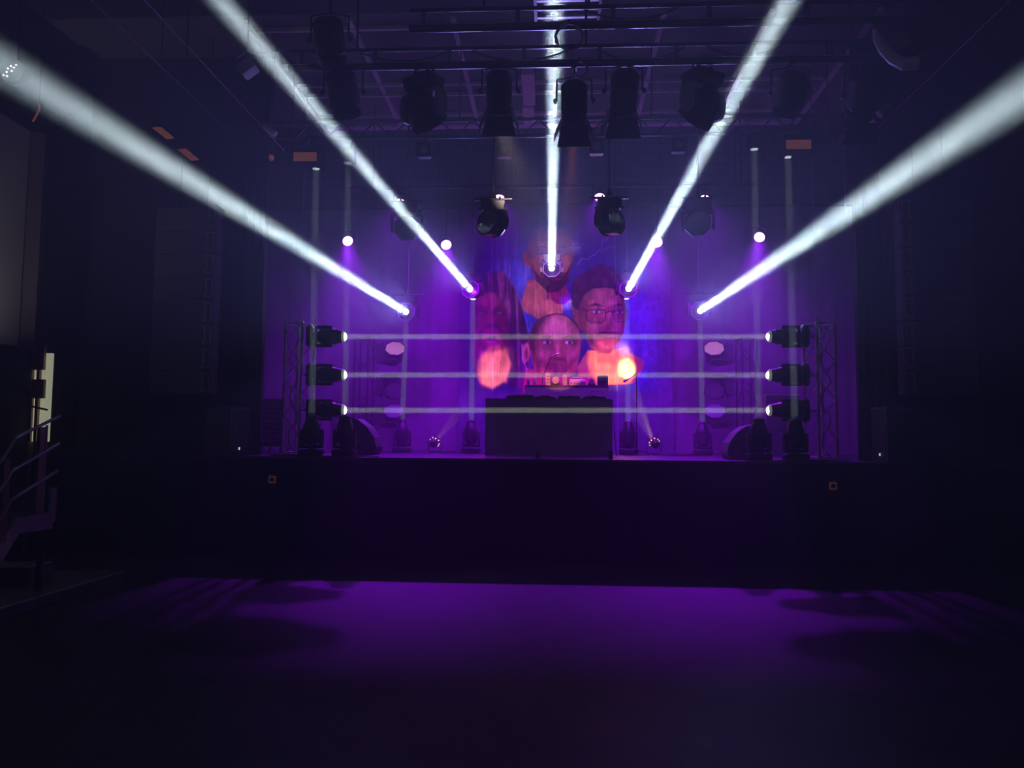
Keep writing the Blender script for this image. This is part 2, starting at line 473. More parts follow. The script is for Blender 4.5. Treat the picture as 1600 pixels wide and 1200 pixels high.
    face = np.maximum(ell(861, 392, 37, 40, 0.06), poly([(826, 385), (829, 415), (838, 440), (856, 457), (872, 457), (886, 444), (893, 415), (894, 385)], 2))
    blend(face, sk)
    blend(face * ell(850, 372, 22, 20, 1.2) * 0.6, (0.92, 0.55, 0.40))
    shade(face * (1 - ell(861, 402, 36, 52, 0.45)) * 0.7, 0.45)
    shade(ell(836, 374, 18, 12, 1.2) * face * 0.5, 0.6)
    beard = poly([(832, 415), (838, 440), (856, 458), (872, 458), (887, 444), (893, 412), (886, 424), (880, 432), (868, 430), (858, 431), (846, 434), (838, 428)], 3)
    blend(beard * 0.92, (0.10, 0.05, 0.07))
    blend(ell(868, 437, 9, 2.2, 0.5), (0.55, 0.22, 0.20)); blend(poly([(856, 427), (868, 424), (881, 428), (881, 432), (868, 429), (856, 431)], 2) * 0.9, (0.09, 0.04, 0.06))
    for ex, s in ((848, 1), (880, -1)):
        blend(poly([(ex - 9, 388), (ex, 384), (ex + 9, 388), (ex, 387)], 2) * 0.9, (0.10, 0.05, 0.06))
        shade(ell(ex, 395, 9, 5, 1.0) * 0.6, 0.45); blend(ell(ex, 396, 5, 1.8, 0.4), (0.8, 0.75, 0.8)); blend(ell(ex, 396, 1.9, 1.9, 0.5), (0.03, 0.02, 0.05))
    shade(poly([(869, 392), (875, 418), (862, 420), (866, 408)], 5) * 0.5, 0.5); blend(line([(866, 395), (867, 414)], 1.2, 3) * 0.5, (0.95, 0.6, 0.45))
    star(897, 388, 0.8); star(886, 472, 0.9)
    # ---- man with long dark locks
    hair = poly([(752, 445), (765, 427), (785, 423), (800, 440), (812, 470), (822, 505), (828, 545), (826, 600), (812, 612), (796, 600), (745, 600), (738, 560), (738, 480)], 3)
    blend(hair, (0.13, 0.055, 0.13))
    sk2 = np.array((0.42, 0.13, 0.16))
    f2 = poly([(738, 462), (772, 458), (790, 478), (794, 510), (796, 545), (786, 580), (770, 610), (752, 606), (738, 570)], 6)
    blend(f2, sk2)
    blend(ell(757, 470, 18, 12, 1) * f2 * 0.5, (0.55, 0.20, 0.22))
    for ex in (751, 781):
        shade(ell(ex, 489, 11, 7, 1) * 0.8, 0.3); blend(ell(ex, 491, 4.5, 1.5, 0.5) * 0.7, (0.55, 0.4, 0.5))
        blend(poly([(ex - 10, 483), (ex, 478), (ex + 9, 482), (ex, 481)], 2) * 0.8, (0.08, 0.03, 0.06))
    shade(ell(769, 510, 12, 4, 1) * 0.8, 0.3); blend(ell(767, 498, 4, 11, 1) * 0.6, (0.62, 0.24, 0.24))
    blend(line([(750, 526), (756, 515), (768, 511), (780, 514), (788, 525)], 2.5, 3) * 0.85, (0.14, 0.05, 0.09))
    blend(ell(767, 531, 15, 16, 0.5) * 0.75, (0.50, 0.20, 0.20)); blend(ell(767, 527, 9, 3.4, 0.5), (0.56, 0.20, 0.24)); blend(ell(767, 531, 7, 3.5, 0.6), (0.08, 0.02, 0.06)); blend(ell(767, 536, 8, 2.6, 0.6), (0.60, 0.24, 0.25))
    shade(line([(752, 522), (748, 538), (754, 548)], 1.5, 5) * 0.5, 0.4); shade(line([(783, 522), (788, 538), (782, 548)], 1.5, 5) * 0.5, 0.4)
    blend(poly([(750, 548), (768, 552), (790, 546), (798, 570), (790, 596), (768, 609), (750, 600), (742, 570)], 5) * 0.8, (0.70, 0.44, 0.24))
    blend(np.clip(noise(3, 60, 21) * 2.4 - 1.3, 0, 1) * np.maximum(hair * (1 - f2), poly([(750, 545), (798, 545), (800, 605), (748, 605)], 5) * 0.35) * 0.8, (0.52, 0.24, 0.30))
    shade(np.clip(noise(2.4, 70, 22) * 2.6 - 1.5, 0, 1) * hair * (1 - f2 * 0.7) * 0.8, 0.3)
    # ---- man with glasses
    sk3 = np.array((0.52, 0.20, 0.19))
    blend(poly([(916, 548), (972, 545), (985, 552), (1003, 562), (1001, 574), (985, 598), (905, 602), (900, 575)], 2.5), (0.92, 0.42, 0.18))
    shade(poly([(925, 545), (965, 548), (960, 568), (930, 566)], 8) * 0.6, 0.5)
    f3 = poly([(901, 478), (906, 455), (925, 446), (955, 446), (972, 460), (977, 490), (974, 515), (966, 534), (950, 552), (934, 552), (920, 542), (908, 515)], 3)
    blend(poly([(893, 480), (900, 478), (905, 500), (908, 515), (902, 518), (896, 500)], 2), sk3 * 0.75)
    blend(f3, sk3)
    blend(f3 * ell(945, 465, 26, 16, 1.0) * 0.5, (0.85, 0.45, 0.40))
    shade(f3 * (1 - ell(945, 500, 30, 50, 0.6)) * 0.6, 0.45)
    h3 = poly([(893, 478), (893, 455), (895, 440), (905, 430), (916, 424), (922, 417), (940, 413), (958, 418), (968, 430), (972, 446), (962, 452), (945, 450), (925, 452), (912, 462), (905, 480), (900, 486)], 2.5)
    blend(h3, (0.10, 0.035, 0.10)); blend(h3 * np.clip(noise(6, 6, 31) * 2 - 1.1, 0, 1) * 0.5, (0.35, 0.13, 0.25))
    for ex, wd in ((931, 14), (967, 10)):
        blend(poly([(ex - wd, 480), (ex - 2, 474), (ex + wd, 479), (ex, 478)], 2) * 0.95, (0.08, 0.03, 0.06))
        shade(ell(ex, 488, 10, 5, 1) * 0.5, 0.45); blend(ell(ex, 488, 6, 2.2, 0.4), (0.85, 0.7, 0.75)); blend(ell(ex, 488, 2.3, 2.3, 0.5), (0.05, 0.02, 0.05))
    def rr(x0, y0, x1, y1): return [(x0, y0), (x1, y0), (x1 - 1, y1 - 5), (x1 - 5, y1), (x0 + 6, y1), (x0 + 1, y1 - 5), (x0, y0)]
    blend(line(rr(915, 485, 945, 504), 0.8) + line(rr(956, 486, 980, 503), 0.8) + line([(945, 489), (951, 487), (956, 489)], 0.9) + line([(903, 483), (915, 485)], 1.0), (0.10, 0.04, 0.12))
    blend(line([(951, 490), (949, 505)], 1.3, 4) * 0.6, (0.95, 0.62, 0.52)); shade(poly([(953, 495), (960, 512), (952, 516), (941, 514), (946, 508)], 4) * 0.6, 0.45)
    blend(poly([(931, 522), (942, 517), (950, 519), (958, 517), (966, 522), (955, 522), (945, 522)], 2) * 0.9, (0.12, 0.04, 0.08))
    blend(ell(950, 529, 10, 3, 0.5), (0.42, 0.12, 0.18)); blend(line([(941, 528), (950, 529), (959, 528)], 0.5), (0.12, 0.02, 0.08))
    shade(poly([(915, 525), (935, 552), (950, 553), (968, 535), (958, 545), (940, 545)], 5) * 0.6, 0.5)
    star(977, 544, 1.0)
    # ---- front man: shaven head
    sk4 = np.array((0.50, 0.19, 0.17))
    blend(poly([(820, 575), (838, 580), (865, 600), (905, 585), (912, 620), (815, 620)], 4), (0.80, 0.30, 0.20))
    blend(ell(821, 553, 6, 16, 0.3, 8), (0.80, 0.36, 0.26)); shade(ell(822, 553, 3, 10, 0.6), 0.5)
    f4 = np.maximum(ell(866, 535, 40, 44, 0.05), poly([(827, 530), (829, 560), (840, 585), (858, 602), (876, 602), (895, 582), (905, 555), (907, 530)], 2))
    blend(f4, sk4)
    blend(f4 * ell(868, 512, 26, 16, 1) * 0.5, (0.80, 0.45, 0.42))
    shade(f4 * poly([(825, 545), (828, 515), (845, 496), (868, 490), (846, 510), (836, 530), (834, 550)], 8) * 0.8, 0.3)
    blend(line([(828, 528), (836, 508), (850, 496), (868, 491), (885, 494), (899, 506), (907, 522), (909, 545)], 1.3, 1.5) * 0.8, (0.16, 0.04, 0.12))
    blend(poly([(829, 552), (838, 572), (858, 580), (866, 596), (885, 580), (902, 560), (900, 580), (880, 600), (850, 600), (834, 580)], 5) * 0.75, (0.92, 0.40, 0.20))
    shade(ell(869, 572, 20, 9, 0.8) * 0.35, 0.6)
    for ex in (854, 888):
        shade(ell(ex, 534, 11, 6, 1) * 0.7, 0.35); blend(ell(ex, 536, 6.5, 2.6, 0.4) * 0.9, (0.72, 0.55, 0.62)); blend(ell(ex + 1, 536, 2.6, 2.6, 0.5), (0.04, 0.02, 0.05))
        blend(poly([(ex - 11, 530), (ex, 524), (ex + 11, 528), (ex, 528)], 2) * 0.8, (0.20, 0.07, 0.10))
    blend(line([(870, 540), (870, 556)], 1.6, 4) * 0.5, (0.85, 0.42, 0.38)); shade(ell(870, 561, 8, 3, 0.8) * 0.7, 0.35)
    blend(ell(868, 575, 11, 3, 0.6), (0.38, 0.10, 0.14)); blend(poly([(852, 572), (868, 567), (884, 572), (868, 571)], 2) * 0.7, (0.2, 0.06, 0.1))
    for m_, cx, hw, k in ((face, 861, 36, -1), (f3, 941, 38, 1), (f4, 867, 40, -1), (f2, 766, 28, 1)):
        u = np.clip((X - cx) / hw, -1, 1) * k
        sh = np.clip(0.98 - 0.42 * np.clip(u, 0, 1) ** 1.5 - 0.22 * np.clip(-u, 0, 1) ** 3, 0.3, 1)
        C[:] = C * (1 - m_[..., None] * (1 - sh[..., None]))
    for (cx, cy, w1) in ((864, 418, 11), (950, 512, 12), (869, 562, 12)):
        shade(line([(cx - w1, cy), (cx - w1 - 5, cy + 12)], 1.2, 4) * 0.45, 0.5); shade(line([(cx + w1, cy), (cx + w1 + 4, cy + 12)], 1.2, 4) * 0.45, 0.5)
    for (cx, cy) in ((845, 412), (878, 412), (925, 512), (962, 508), (848, 552), (890, 552)):
        blend(ell(cx, cy, 9, 8, 1.3) * 0.28, (0.95, 0.58, 0.42))
    for pts_, cc in (([(826, 396), (828, 375), (838, 362), (852, 354)], (0.35, 0.45, 0.9)), ([(972, 548), (990, 558), (1003, 566)], (0.55, 0.7, 1.0)), ([(976, 500), (973, 520), (962, 540)], (0.45, 0.4, 0.9)), ([(815, 540), (817, 565), (824, 582)], (0.9, 0.8, 1.0)), ([(790, 430), (806, 452), (818, 486), (826, 520)], (0.35, 0.35, 0.8))):
        blend(line(pts_, 0.5, 1.6) * 0.8, cc)
    # fade into the dark violet cloth at the rims, seams between the strips
    edge = np.minimum(np.clip((X - 716) / 40, 0, 1), np.clip((1044 - X) / 40, 0, 1)) * np.clip((Y - 330) / 50, 0, 1)
    C[:] = C * edge[..., None] + np.array((0.17, 0.12, 0.24)) * (1 - edge[..., None])
    low = np.clip((Y - 604) / 14, 0, 1); blend(low * 0.8, (0.20, 0.14, 0.28))
    for sx in (769.0, 961.0):
        blend(line([(sx, BY0), (sx, BY1)], 0.35, 0.8) * 0.7, (0.75, 0.6, 0.75)); shade(line([(sx - 1.3, BY0), (sx - 1.3, BY1)], 0.3, 0.8) * 0.7, 0.4)
    streak = 0.80 + 0.40 * noise(2.2, 26, 71); blot = 0.78 + 0.44 * noise(7, 9, 72); fine = 0.88 + 0.24 * noise(2.4, 3.2, 73)
    C[:] *= (streak * blot * fine)[..., None]
    C[:] = np.clip(C, 0, 1) ** 1.35 * 1.45
    C[:] *= (0.95 + 0.10 * rng.rand(*X.shape))[..., None]
    return np.clip(C, 0, 1)


def make_banner():
    Cc = paint()
    p00, p10, p01 = P(BX0, BY0, BANY), P(BX1, BY0, BANY), P(BX0, BY1, BANY)
    n1, n2 = BW + 1, BH + 1
    u, v = np.meshgrid(np.linspace(0, 1, n1), np.linspace(0, 1, n2))
    a = np.array(p00)[None, None]; co = a + u[..., None] * (np.array(p10) - np.array(p00)) + v[..., None] * (np.array(p01) - np.array(p00))
    co[..., 1] += 0.006 * np.sin(u * 34) * (0.3 + v)
    N = n1 * n2
    allco = np.concatenate([co.reshape(-1, 3), co.reshape(-1, 3) + np.array([0, 0.012, 0])])
    idx = np.arange(N).reshape(n2, n1)
    q = np.stack([idx[1:, :-1], idx[1:, 1:], idx[:-1, 1:], idx[:-1, :-1]], -1).reshape(-1, 4)
    rim = np.concatenate([idx[0, :], idx[1:, -1], idx[-1, -2::-1], idx[-2:0:-1, 0]])
    rn = np.roll(rim, -1)
    side = np.stack([rim, rn, rn + N, rim + N], -1)
    bq = np.array([[idx[0, 0] + N, idx[0, -1] + N, idx[-1, -1] + N, idx[-1, 0] + N]])
    faces = np.concatenate([q, side, bq])
    me = bpy.data.meshes.new('banner'); me.vertices.add(len(allco)); me.vertices.foreach_set('co', allco.ravel())
    me.loops.add(faces.size); me.loops.foreach_set('vertex_index', faces.ravel().astype(np.int32))
    me.polygons.add(len(faces)); me.polygons.foreach_set('loop_start', np.arange(0, faces.size, 4, dtype=np.int32))
    me.update(calc_edges=True); me.validate()
    at = me.color_attributes.new('print', 'FLOAT_COLOR', 'POINT')
    c4 = np.ones((len(me.vertices), 4), np.float32); c4[:N, :3] = Cc.reshape(-1, 3); c4[N:, :3] = 0.1
    at.data.foreach_set('color', c4.ravel())
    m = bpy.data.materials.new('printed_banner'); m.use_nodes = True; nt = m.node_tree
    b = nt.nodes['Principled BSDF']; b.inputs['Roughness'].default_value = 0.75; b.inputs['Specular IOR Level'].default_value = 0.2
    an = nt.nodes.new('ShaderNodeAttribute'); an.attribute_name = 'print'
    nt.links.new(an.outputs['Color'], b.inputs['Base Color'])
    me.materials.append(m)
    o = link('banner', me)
    tag(o, 'hanging cloth banner printed with four large painted faces and lightning', 'banner')
    a, b2 = P(BX0 - 6, BY0 - 1, BANY), P(BX1 + 6, BY0 - 1, BANY)
    br = thing('banner_bar', 'thin black bar from which the banner of faces hangs', 'bar', (0, 0, 0))
    MB().tube((a.x, BANY, a.z + 0.02), (b2.x, BANY, a.z + 0.02), 0.02).build('bar', 'pipe', br)
    for x in (a.x + 0.3, b2.x - 0.3):
        MB().tube((x, BANY, a.z + 0.02), (x, BANY, 8.99), 0.008).build('suspension_wire', 'dark_metal', br)


make_banner()

# ------------------------------------------------------------------ moving heads
PIV_B, PIV_O = 0.335, 0.34


def spot_head_meshes():
    d = {}
    base = MB(); base.rbox((0, 0, 0.055), (0.34, 0.25, 0.10), 0.035)
    for s in (-1, 1): base.box((s * 0.175, 0, 0.06), (0.02, 0.14, 0.03)); base.box((s * 0.12, 0, 0.004), (0.05, 0.20, 0.008))
    base.lathe([(0.07, 0.104), (0.065, 0.122)], 20)
    d['base'] = base.mesh('moving_head_base', 'plastic', True)
    dp = MB().box((0, -0.128, 0.06), (0.12, 0.008, 0.05)); d['display'] = dp.mesh('moving_head_display', 'dark_metal')
    y = MB(); y.rbox((0, 0, 0.145), (0.34, 0.13, 0.05), 0.03)
    for s in (-1, 1):
        pts = [(s * 0.148, -0.06, 0.13), (s * 0.148, 0.06, 0.13), (s * 0.150, 0.070, 0.26), (s * 0.150, 0.055, 0.37), (s * 0.150, 0.025, 0.405), (s * 0.150, -0.025, 0.405), (s * 0.150, -0.055, 0.37), (s * 0.150, -0.070, 0.26)]
        y.prism(pts, (-0.018, 0, 0), (0.022, 0, 0))
    d['yoke'] = y.mesh('moving_head_yoke', 'plastic_rough', True, 0.004)
    hd = MB(); hd.lathe([(0.03, -0.165), (0.085, -0.158), (0.115, -0.12), (0.127, -0.05), (0.127, 0.06), (0.118, 0.13), (0.100, 0.20), (0.088, 0.235)], 28)
    for k in range(5): hd.lathe([(0.128, -0.04 + k * 0.022), (0.1315, -0.036 + k * 0.022), (0.1315, -0.028 + k * 0.022), (0.128, -0.024 + k * 0.022)], 28)
    d['head'] = hd.mesh('moving_head_body', 'plastic', True)
    d['lens_ring'] = MB().lathe([(0.088, 0.235), (0.090, 0.245), (0.088, 0.262), (0.078, 0.272), (0.066, 0.272)], 28).mesh('moving_head_ring', 'lens_ring', True)
    d['lens_ring_dark'] = MB().lathe([(0.088, 0.235), (0.090, 0.245), (0.088, 0.262), (0.078, 0.272), (0.066, 0.272)], 28).mesh('moving_head_ring_dark', 'plastic', True)
    for nm, mt in (('lens', 'lens_white'), ('lens_dark', 'glass')):
        d[nm] = MB().lathe([(0.064, 0.268), (0.060, 0.282), (0.045, 0.292), (0.02, 0.298), (0.0, 0.299)], 24).mesh('moving_head_' + nm, mt, True)
    kb = MB()
    for s in (-1, 1):
        for zz, yy in ((0.135, 0),):
            kb.lathe([(0.014, 0), (0.016, 0.012), (0.012, 0.022)], 12, (s * 0.112, yy, zz), (s, 0, 0.3))
    d['latch'] = kb.mesh('moving_head_latch', 'grey', True)
    return d


def oct_head_meshes():
    d = {}
    base = MB(); base.box((0, 0, 0.075), (0.36, 0.27, 0.13), taper=0.86)
    for s in (-1, 1): base.lathe([(0.02, 0), (0.024, 0.03), (0.018, 0.045)], 10, (s * 0.165, 0, 0.10), (s, 0, 0))
    base.box((0, 0, 0.145), (0.24, 0.2, 0.02))
    d['base'] = base.mesh('octagonal_head_base', 'plastic', False, 0.006)
    cl = MB()
    for s in (-1, 1):
        cl.box((s * 0.10, 0, -0.005), (0.05, 0.07, 0.03)); cl.path([(s * 0.10, 0.035 * math.cos(R(a)), -0.045 + 0.035 * math.sin(R(a))) for a in range(-200, 30, 23)], 0.012, 6)
    d['clamp'] = cl.mesh('octagonal_head_clamp', 'dark_metal')
    y = MB(); y.box((0, 0, 0.175), (0.42, 0.12, 0.045))
    for s in (-1, 1):
        pts = [(s * 0.215, -0.06, 0.16), (s * 0.215, 0.06, 0.16), (s * 0.222, 0.085, 0.27), (s * 0.218, 0.08, 0.37), (s * 0.215, 0.045, 0.43), (s * 0.215, -0.045, 0.43), (s * 0.218, -0.08, 0.37), (s * 0.222, -0.085, 0.27)]
        y.prism(pts, (-0.022, 0, 0), (0.022, 0, 0))
    d['yoke'] = y.mesh('octagonal_head_yoke', 'plastic', False, 0.006)
    d['yoke_grey'] = y.mesh('octagonal_head_yoke_grey', 'grey', False, 0.006)
    hd = MB().lathe([(0.06, -0.17), (0.11, -0.165), (0.150, -0.11), (0.165, -0.02), (0.185, 0.06), (0.195, 0.12)], 8, phase=R(22.5))
    for k in range(4): hd.lathe([(0.155, -0.095 + k * 0.02), (0.163, -0.093 + k * 0.02), (0.163, -0.087 + k * 0.02), (0.155, -0.085 + k * 0.02)], 8, phase=R(22.5))
    d['head'] = hd.mesh('octagonal_head_body', 'plastic', False, 0.003)
    d['lens_ring'] = MB().lathe([(0.195, 0.12), (0.200, 0.13), (0.198, 0.145), (0.185, 0.148), (0.178, 0.138)], 8, phase=R(22.5)).mesh('octagonal_ring', 'plastic')
    d['lens_ring_pale'] = MB().lathe([(0.195, 0.12), (0.200, 0.13), (0.198, 0.145), (0.185, 0.148), (0.178, 0.138)], 8, phase=R(22.5)).mesh('octagonal_ring_pale', 'grey')
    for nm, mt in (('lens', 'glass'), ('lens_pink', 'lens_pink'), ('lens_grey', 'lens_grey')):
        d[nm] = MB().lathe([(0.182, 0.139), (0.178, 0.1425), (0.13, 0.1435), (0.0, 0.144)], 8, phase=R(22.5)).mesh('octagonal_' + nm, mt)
    d['beam_lens'] = MB().lathe([(0.062, 0.140), (0.060, 0.150), (0.03, 0.155), (0.0, 0.156)], 20).mesh('beam_lens', 'lens_beam', True)
    return d


SPOT_D, OCT_D = spot_head_meshes(), oct_head_meshes()


def pan_tilt(m, piv, target):
    d = (m.inverted() @ Vector(target)) - Vector((0, 0, piv)); d.normalize()
    t = math.acos(max(-1, min(1, d.z)))
    pan = math.atan2(-d.x, d.y) if math.hypot(d.x, d.y) > 1e-3 else 0.0
    if abs(t) < R(12): pan, sx = 0.0, d.y; return 0.0, math.atan2(d.y, d.z), math.atan2(d.x, d.z)
    return pan, t, 0.0


def spot_head(m, target, label, scale=1.0, lens='lens_dark', ring='lens_ring_dark', group=None, dark_latch=False):
    rt = thing('moving_head', label, 'stage light', m @ Matrix.Scale(scale, 4), group)
    pan, tilt, sidet = pan_tilt(rt.matrix_basis, PIV_B, target)
    bs = link('base', SPOT_D['base'], rt); link('display', SPOT_D['display'], bs)
    link('yoke', SPOT_D['yoke'], rt, Matrix.Rotation(pan, 4, 'Z'))
    hm = T((0, 0, PIV_B)) @ Matrix.Rotation(pan, 4, 'Z') @ Matrix.Rotation(-tilt, 4, 'X') @ Matrix.Rotation(sidet, 4, 'Y')
    hd = link('head', SPOT_D['head'], rt, hm)
    link('lens_ring', SPOT_D[ring], hd); link('lens', SPOT_D[lens], hd); link('latch', SPOT_D['latch'], hd)
    return rt, hd


def oct_head(m, target, label, scale=1.0, lens='lens', beam=False, group=None, grey=False, ring='lens_ring'):
    rt = thing('octagonal_moving_head', label, 'stage light', m @ Matrix.Scale(scale, 4), group)
    pan, tilt, sidet = pan_tilt(rt.matrix_basis, PIV_O, target)
    bs = link('base', OCT_D['base'], rt); link('clamp', OCT_D['clamp'], bs)
    link('yoke', OCT_D['yoke_grey' if grey else 'yoke'], rt, Matrix.Rotation(pan, 4, 'Z'))
    hm = T((0, 0, PIV_O)) @ Matrix.Rotation(pan, 4, 'Z') @ Matrix.Rotation(-tilt, 4, 'X') @ Matrix.Rotation(sidet, 4, 'Y')
    hd = link('head', OCT_D['head'], rt, hm)
    link('lens_ring', OCT_D[ring], hd); link('lens', OCT_D[lens], hd)
    if beam: link('beam_lens', OCT_D['beam_lens'], hd)
    return rt, hd


def head_axis(hd, dist):
    return wmat(hd) @ Vector((0, 0, dist))


HANG = Matrix.Rotation(R(180), 4, 'X')
WHITE = (0.74, 0.93, 1.0)
COOL = (0.28, 0.27, 1.0)

# ---- rear bar with the five fanned beams ---------------------------------------------------
FY = 15.3
REAR_Z = 6.75


def drop_bar(name, x, y, z, wd, top, label):
    """a small cross bar at height z hanging from the height top"""
    b = thing(name, label, 'bar', (x, y, z))
    MB().tube((-wd / 2, 0, 0), (wd / 2, 0, 0), 0.019, 10).build('cross_bar', 'pipe', b, True)
    MB().tube((0, 0, 0.02), (0, 0, top - z), 0.016, 8).build('drop_rod', 'pipe', b, True)
    MB().lathe([(0.05, 0.02), (0.045, 0.05), (0.018, 0.12)], 10).build('rod_foot', 'dark_metal', b, True)
    return b


BEAMS = [  # source pixel, far pixel, far distance, word
    (637, 489, 0, 100, 4.6, 'leftmost of the five fanned white beams', 26),
    (738, 456, 330, -15, 7.0, 'second fanned white beam from the left', 40),
    (862, 424, 867, 0, 8.0, 'centre white beam, in front of the top face', 45),
    (980, 455, 1240, -15, 7.0, 'second fanned white beam from the right', 40),
    (1092, 487, 1600, 145, 4.7, 'rightmost of the five fanned white beams', 26)]
for i, (sx, sy, ex, ey, D, lab, pw) in enumerate(BEAMS):
    a = P(sx, sy, FY)
    zb = a.z + PIV_O * 0.95
    b = P(ex, ey, D)
    rt, hd = oct_head(T((a.x, FY, zb)) @ HANG, b, 'octagonal moving head throwing the ' + lab, 0.95, 'lens', True, 'heads throwing the five fanned white beams', ring='lens_ring_pale')
    drop_bar('hanging_bar', a.x, FY, zb + 0.045 * 0.95, 0.62, REAR_Z - 0.03, 'short black bar above the head of the ' + lab.replace(', in front of the top face', ''))
    s0 = head_axis(hd, 0.17)
    area_beam('beam_lamp', s0, b, 0.15, 1.35, pw * 0.60, WHITE, hd)
    wash('beam_halo', s0, b, 48, 800, COOL, 0.10, hd)
rb = thing('rear_truss_pipe', 'long black pipe high across the rear of the stage holding the fanned heads', 'pipe', (0, FY, REAR_Z))
MB().tube((-4.2, 0, 0), (4.2, 0, 0), 0.03, 10).build('pipe', 'pipe', rb, True)
for x in (-3.6, -1.2, 1.2, 3.6):
    MB().tube((x, 0, 0.03), (x, 0, 8.998 - REAR_Z), 0.012).build('suspension_rod', 'pipe', rb)
for s in (-1, 1): MB().lathe([(0.031, 0), (0.036, 0.01), (0.036, 0.03)], 12, (s * 4.2, 0, 0), (s, 0, 0)).build('end_cap', 'grey', rb)

# ---- LED pars ------------------------------------------------------------------------------
par_body = MB().lathe([(0.03, -0.16), (0.07, -0.155), (0.095, -0.12), (0.10, -0.02), (0.108, 0.0), (0.112, 0.02), (0.104, 0.03), (0.098, 0.02)], 20).mesh('par_body', 'plastic', True)
par_lens = {k: MB().lathe([(0.099, 0.012), (0.097, 0.022), (0.06, 0.028), (0.0, 0.03)], 20).mesh('par_lens_' + k, mk, True) for k, mk in (('violet', 'par_lens'), ('amber', 'amber_lens'), ('off', 'glass'))}
par_yoke = MB().path([(-0.125, 0, 0), (-0.13, 0, -0.10), (-0.12, 0, -0.17), (0, 0, -0.185), (0.12, 0, -0.17), (0.13, 0, -0.10), (0.125, 0, 0)], 0.010, 6).mesh('par_yoke', 'dark_metal')


def par(loc, target, up_attach, label, scale=1.0, lens='violet', group=None, name='par_light'):
    """can lamp at loc aimed at target, its bracket running to the point up_attach"""
    d = Vector(target) - Vector(loc)
    rt = thing(name, label, 'stage light', T(loc), group)
    q = d.to_track_quat('Z', 'Y').to_matrix().to_4x4() @ Matrix.Scale(scale, 4)
    bd = link('housing', par_body, rt, q); link('lens', par_lens[lens], bd)
    ua = (Vector(up_attach) - Vector(loc))
    ux = ua.normalized(); xx = Vector((1, 0, 0)); yy = (-ux).cross(xx).normalized()
    link('bracket', par_yoke, rt, frame((0, 0, 0), xx, yy, -ux) @ Matrix.Scale(scale, 4))
    MB().tube(ux * 0.18 * scale, ua, 0.013).build('stem', 'dark_metal', rt)
    return rt, bd


VIOLET = (0.30, 0.0, 1.0)
B_Y = 13.2
B_Z = P(860, 292, B_Y).z
rb2 = thing('mid_truss_pipe', 'thin black pipe above the stage holding the four upper violet lamps', 'pipe', (0, B_Y, B_Z))
MB().tube((-3.4, 0, 0), (3.4, 0, 0), 0.026, 10).build('pipe', 'pipe', rb2, True)
for x in (-3.2, -0.75, 0.9, 3.2):
    MB().tube((x, 0, 0.02), (x, 0, ZC - 0.001 - B_Z), 0.010).build('suspension_rod', 'pipe', rb2)
for i, (px, py, lab) in enumerate(((625, 316, 'leftmost of the four violet lamps on the upper pipe, touching a white beam'), (780, 309, 'bright violet lamp just above the octagonal head left of centre'),
                                   (937, 307, 'bright violet lamp just above the octagonal head right of centre'), (1101, 310, 'rightmost of the four violet lamps on the upper pipe'))):
    a = P(px, py, B_Y)
    rt, bd = par(a, (a.x * 0.92, B_Y - 0.62, a.z - 1.0), (a.x, B_Y, B_Z - 0.026), lab, 0.9, 'violet', 'violet wash lamps on the upper pipe')
    wash('wash_lamp', wmat(bd) @ Vector((0, 0, 0.05)), (a.x * 1.2, 15.9, 3.3), 125, 1500, VIOLET, 0.16, bd)
for i, (px, py, lab, tx) in enumerate(((543, 376, 'violet lamp at the left end of the rear pipe, its cone slanting inward', -0.9), (697, 382, 'violet lamp hanging between the two left white beams', -0.6),
                                       (1027, 378, 'violet lamp half hidden behind the fourth white beam', 0.6), (1187, 370, 'violet lamp at the right end of the rear pipe, its cone slanting inward', 0.9))):
    a = P(px, py, FY - 0.02)
    rt, bd = par(a, (tx, 9.6, 1.2), (a.x, FY, REAR_Z - 0.03), lab, 1.05, 'violet', 'violet wash lamps hanging from the rear pipe')
    wash('wash_lamp', wmat(bd) @ Vector((0, 0, 0.05)), (a.x * 0.72, 11.8, 0.9), 49, 2350, VIOLET, 0.16, bd)

# ---- floor moving heads with the vertical beams --------------------------------------------
PALE = (0.80, 0.95, 0.90)
for px, tx, lab in ((486, 495, 'black moving head on the stage floor at the far left, beam straight up'), (538, 545, 'black moving head on the stage floor in front of the left wedge speaker'),
                    (1186, 1178, 'black moving head on the stage floor in front of the right wedge speaker'), (1243, 1230, 'black moving head on the stage floor at the far right, beam straight up')):
    a = P(px, 712, 10.78); a.z = SZ
    b = P(tx, 200, 10.85)
    rt, hd = spot_head(T((a.x, a.y, SZ + 0.001)), b, lab, 0.93, group='front row of moving heads on the stage floor')
    area_beam('beam_lamp', head_axis(hd, 0.31), b, 0.10, 0.35, 2.4, PALE, hd)
for px, tx, ty, lab in ((628, 634, 505, 'small moving head standing at the rear left, beam up to the outer fanned head'), (736, 739, 470, 'moving head standing at the rear just left of the desk'),
                        (982, 979, 470, 'moving head standing at the rear just right of the desk'), (1098, 1094, 505, 'small moving head standing at the rear right, beam up to the outer fanned head')):
    a = P(px, 700, 14.6); a.z = SZ
    b = P(tx, ty, FY)
    rt, hd = spot_head(T((a.x, a.y, SZ + 0.001)), b, lab, 1.0, group='rear row of moving heads on the stage floor')
    area_beam('beam_lamp', head_axis(hd, 0.31), b, 0.11, 0.3, 4.0, PALE, hd)


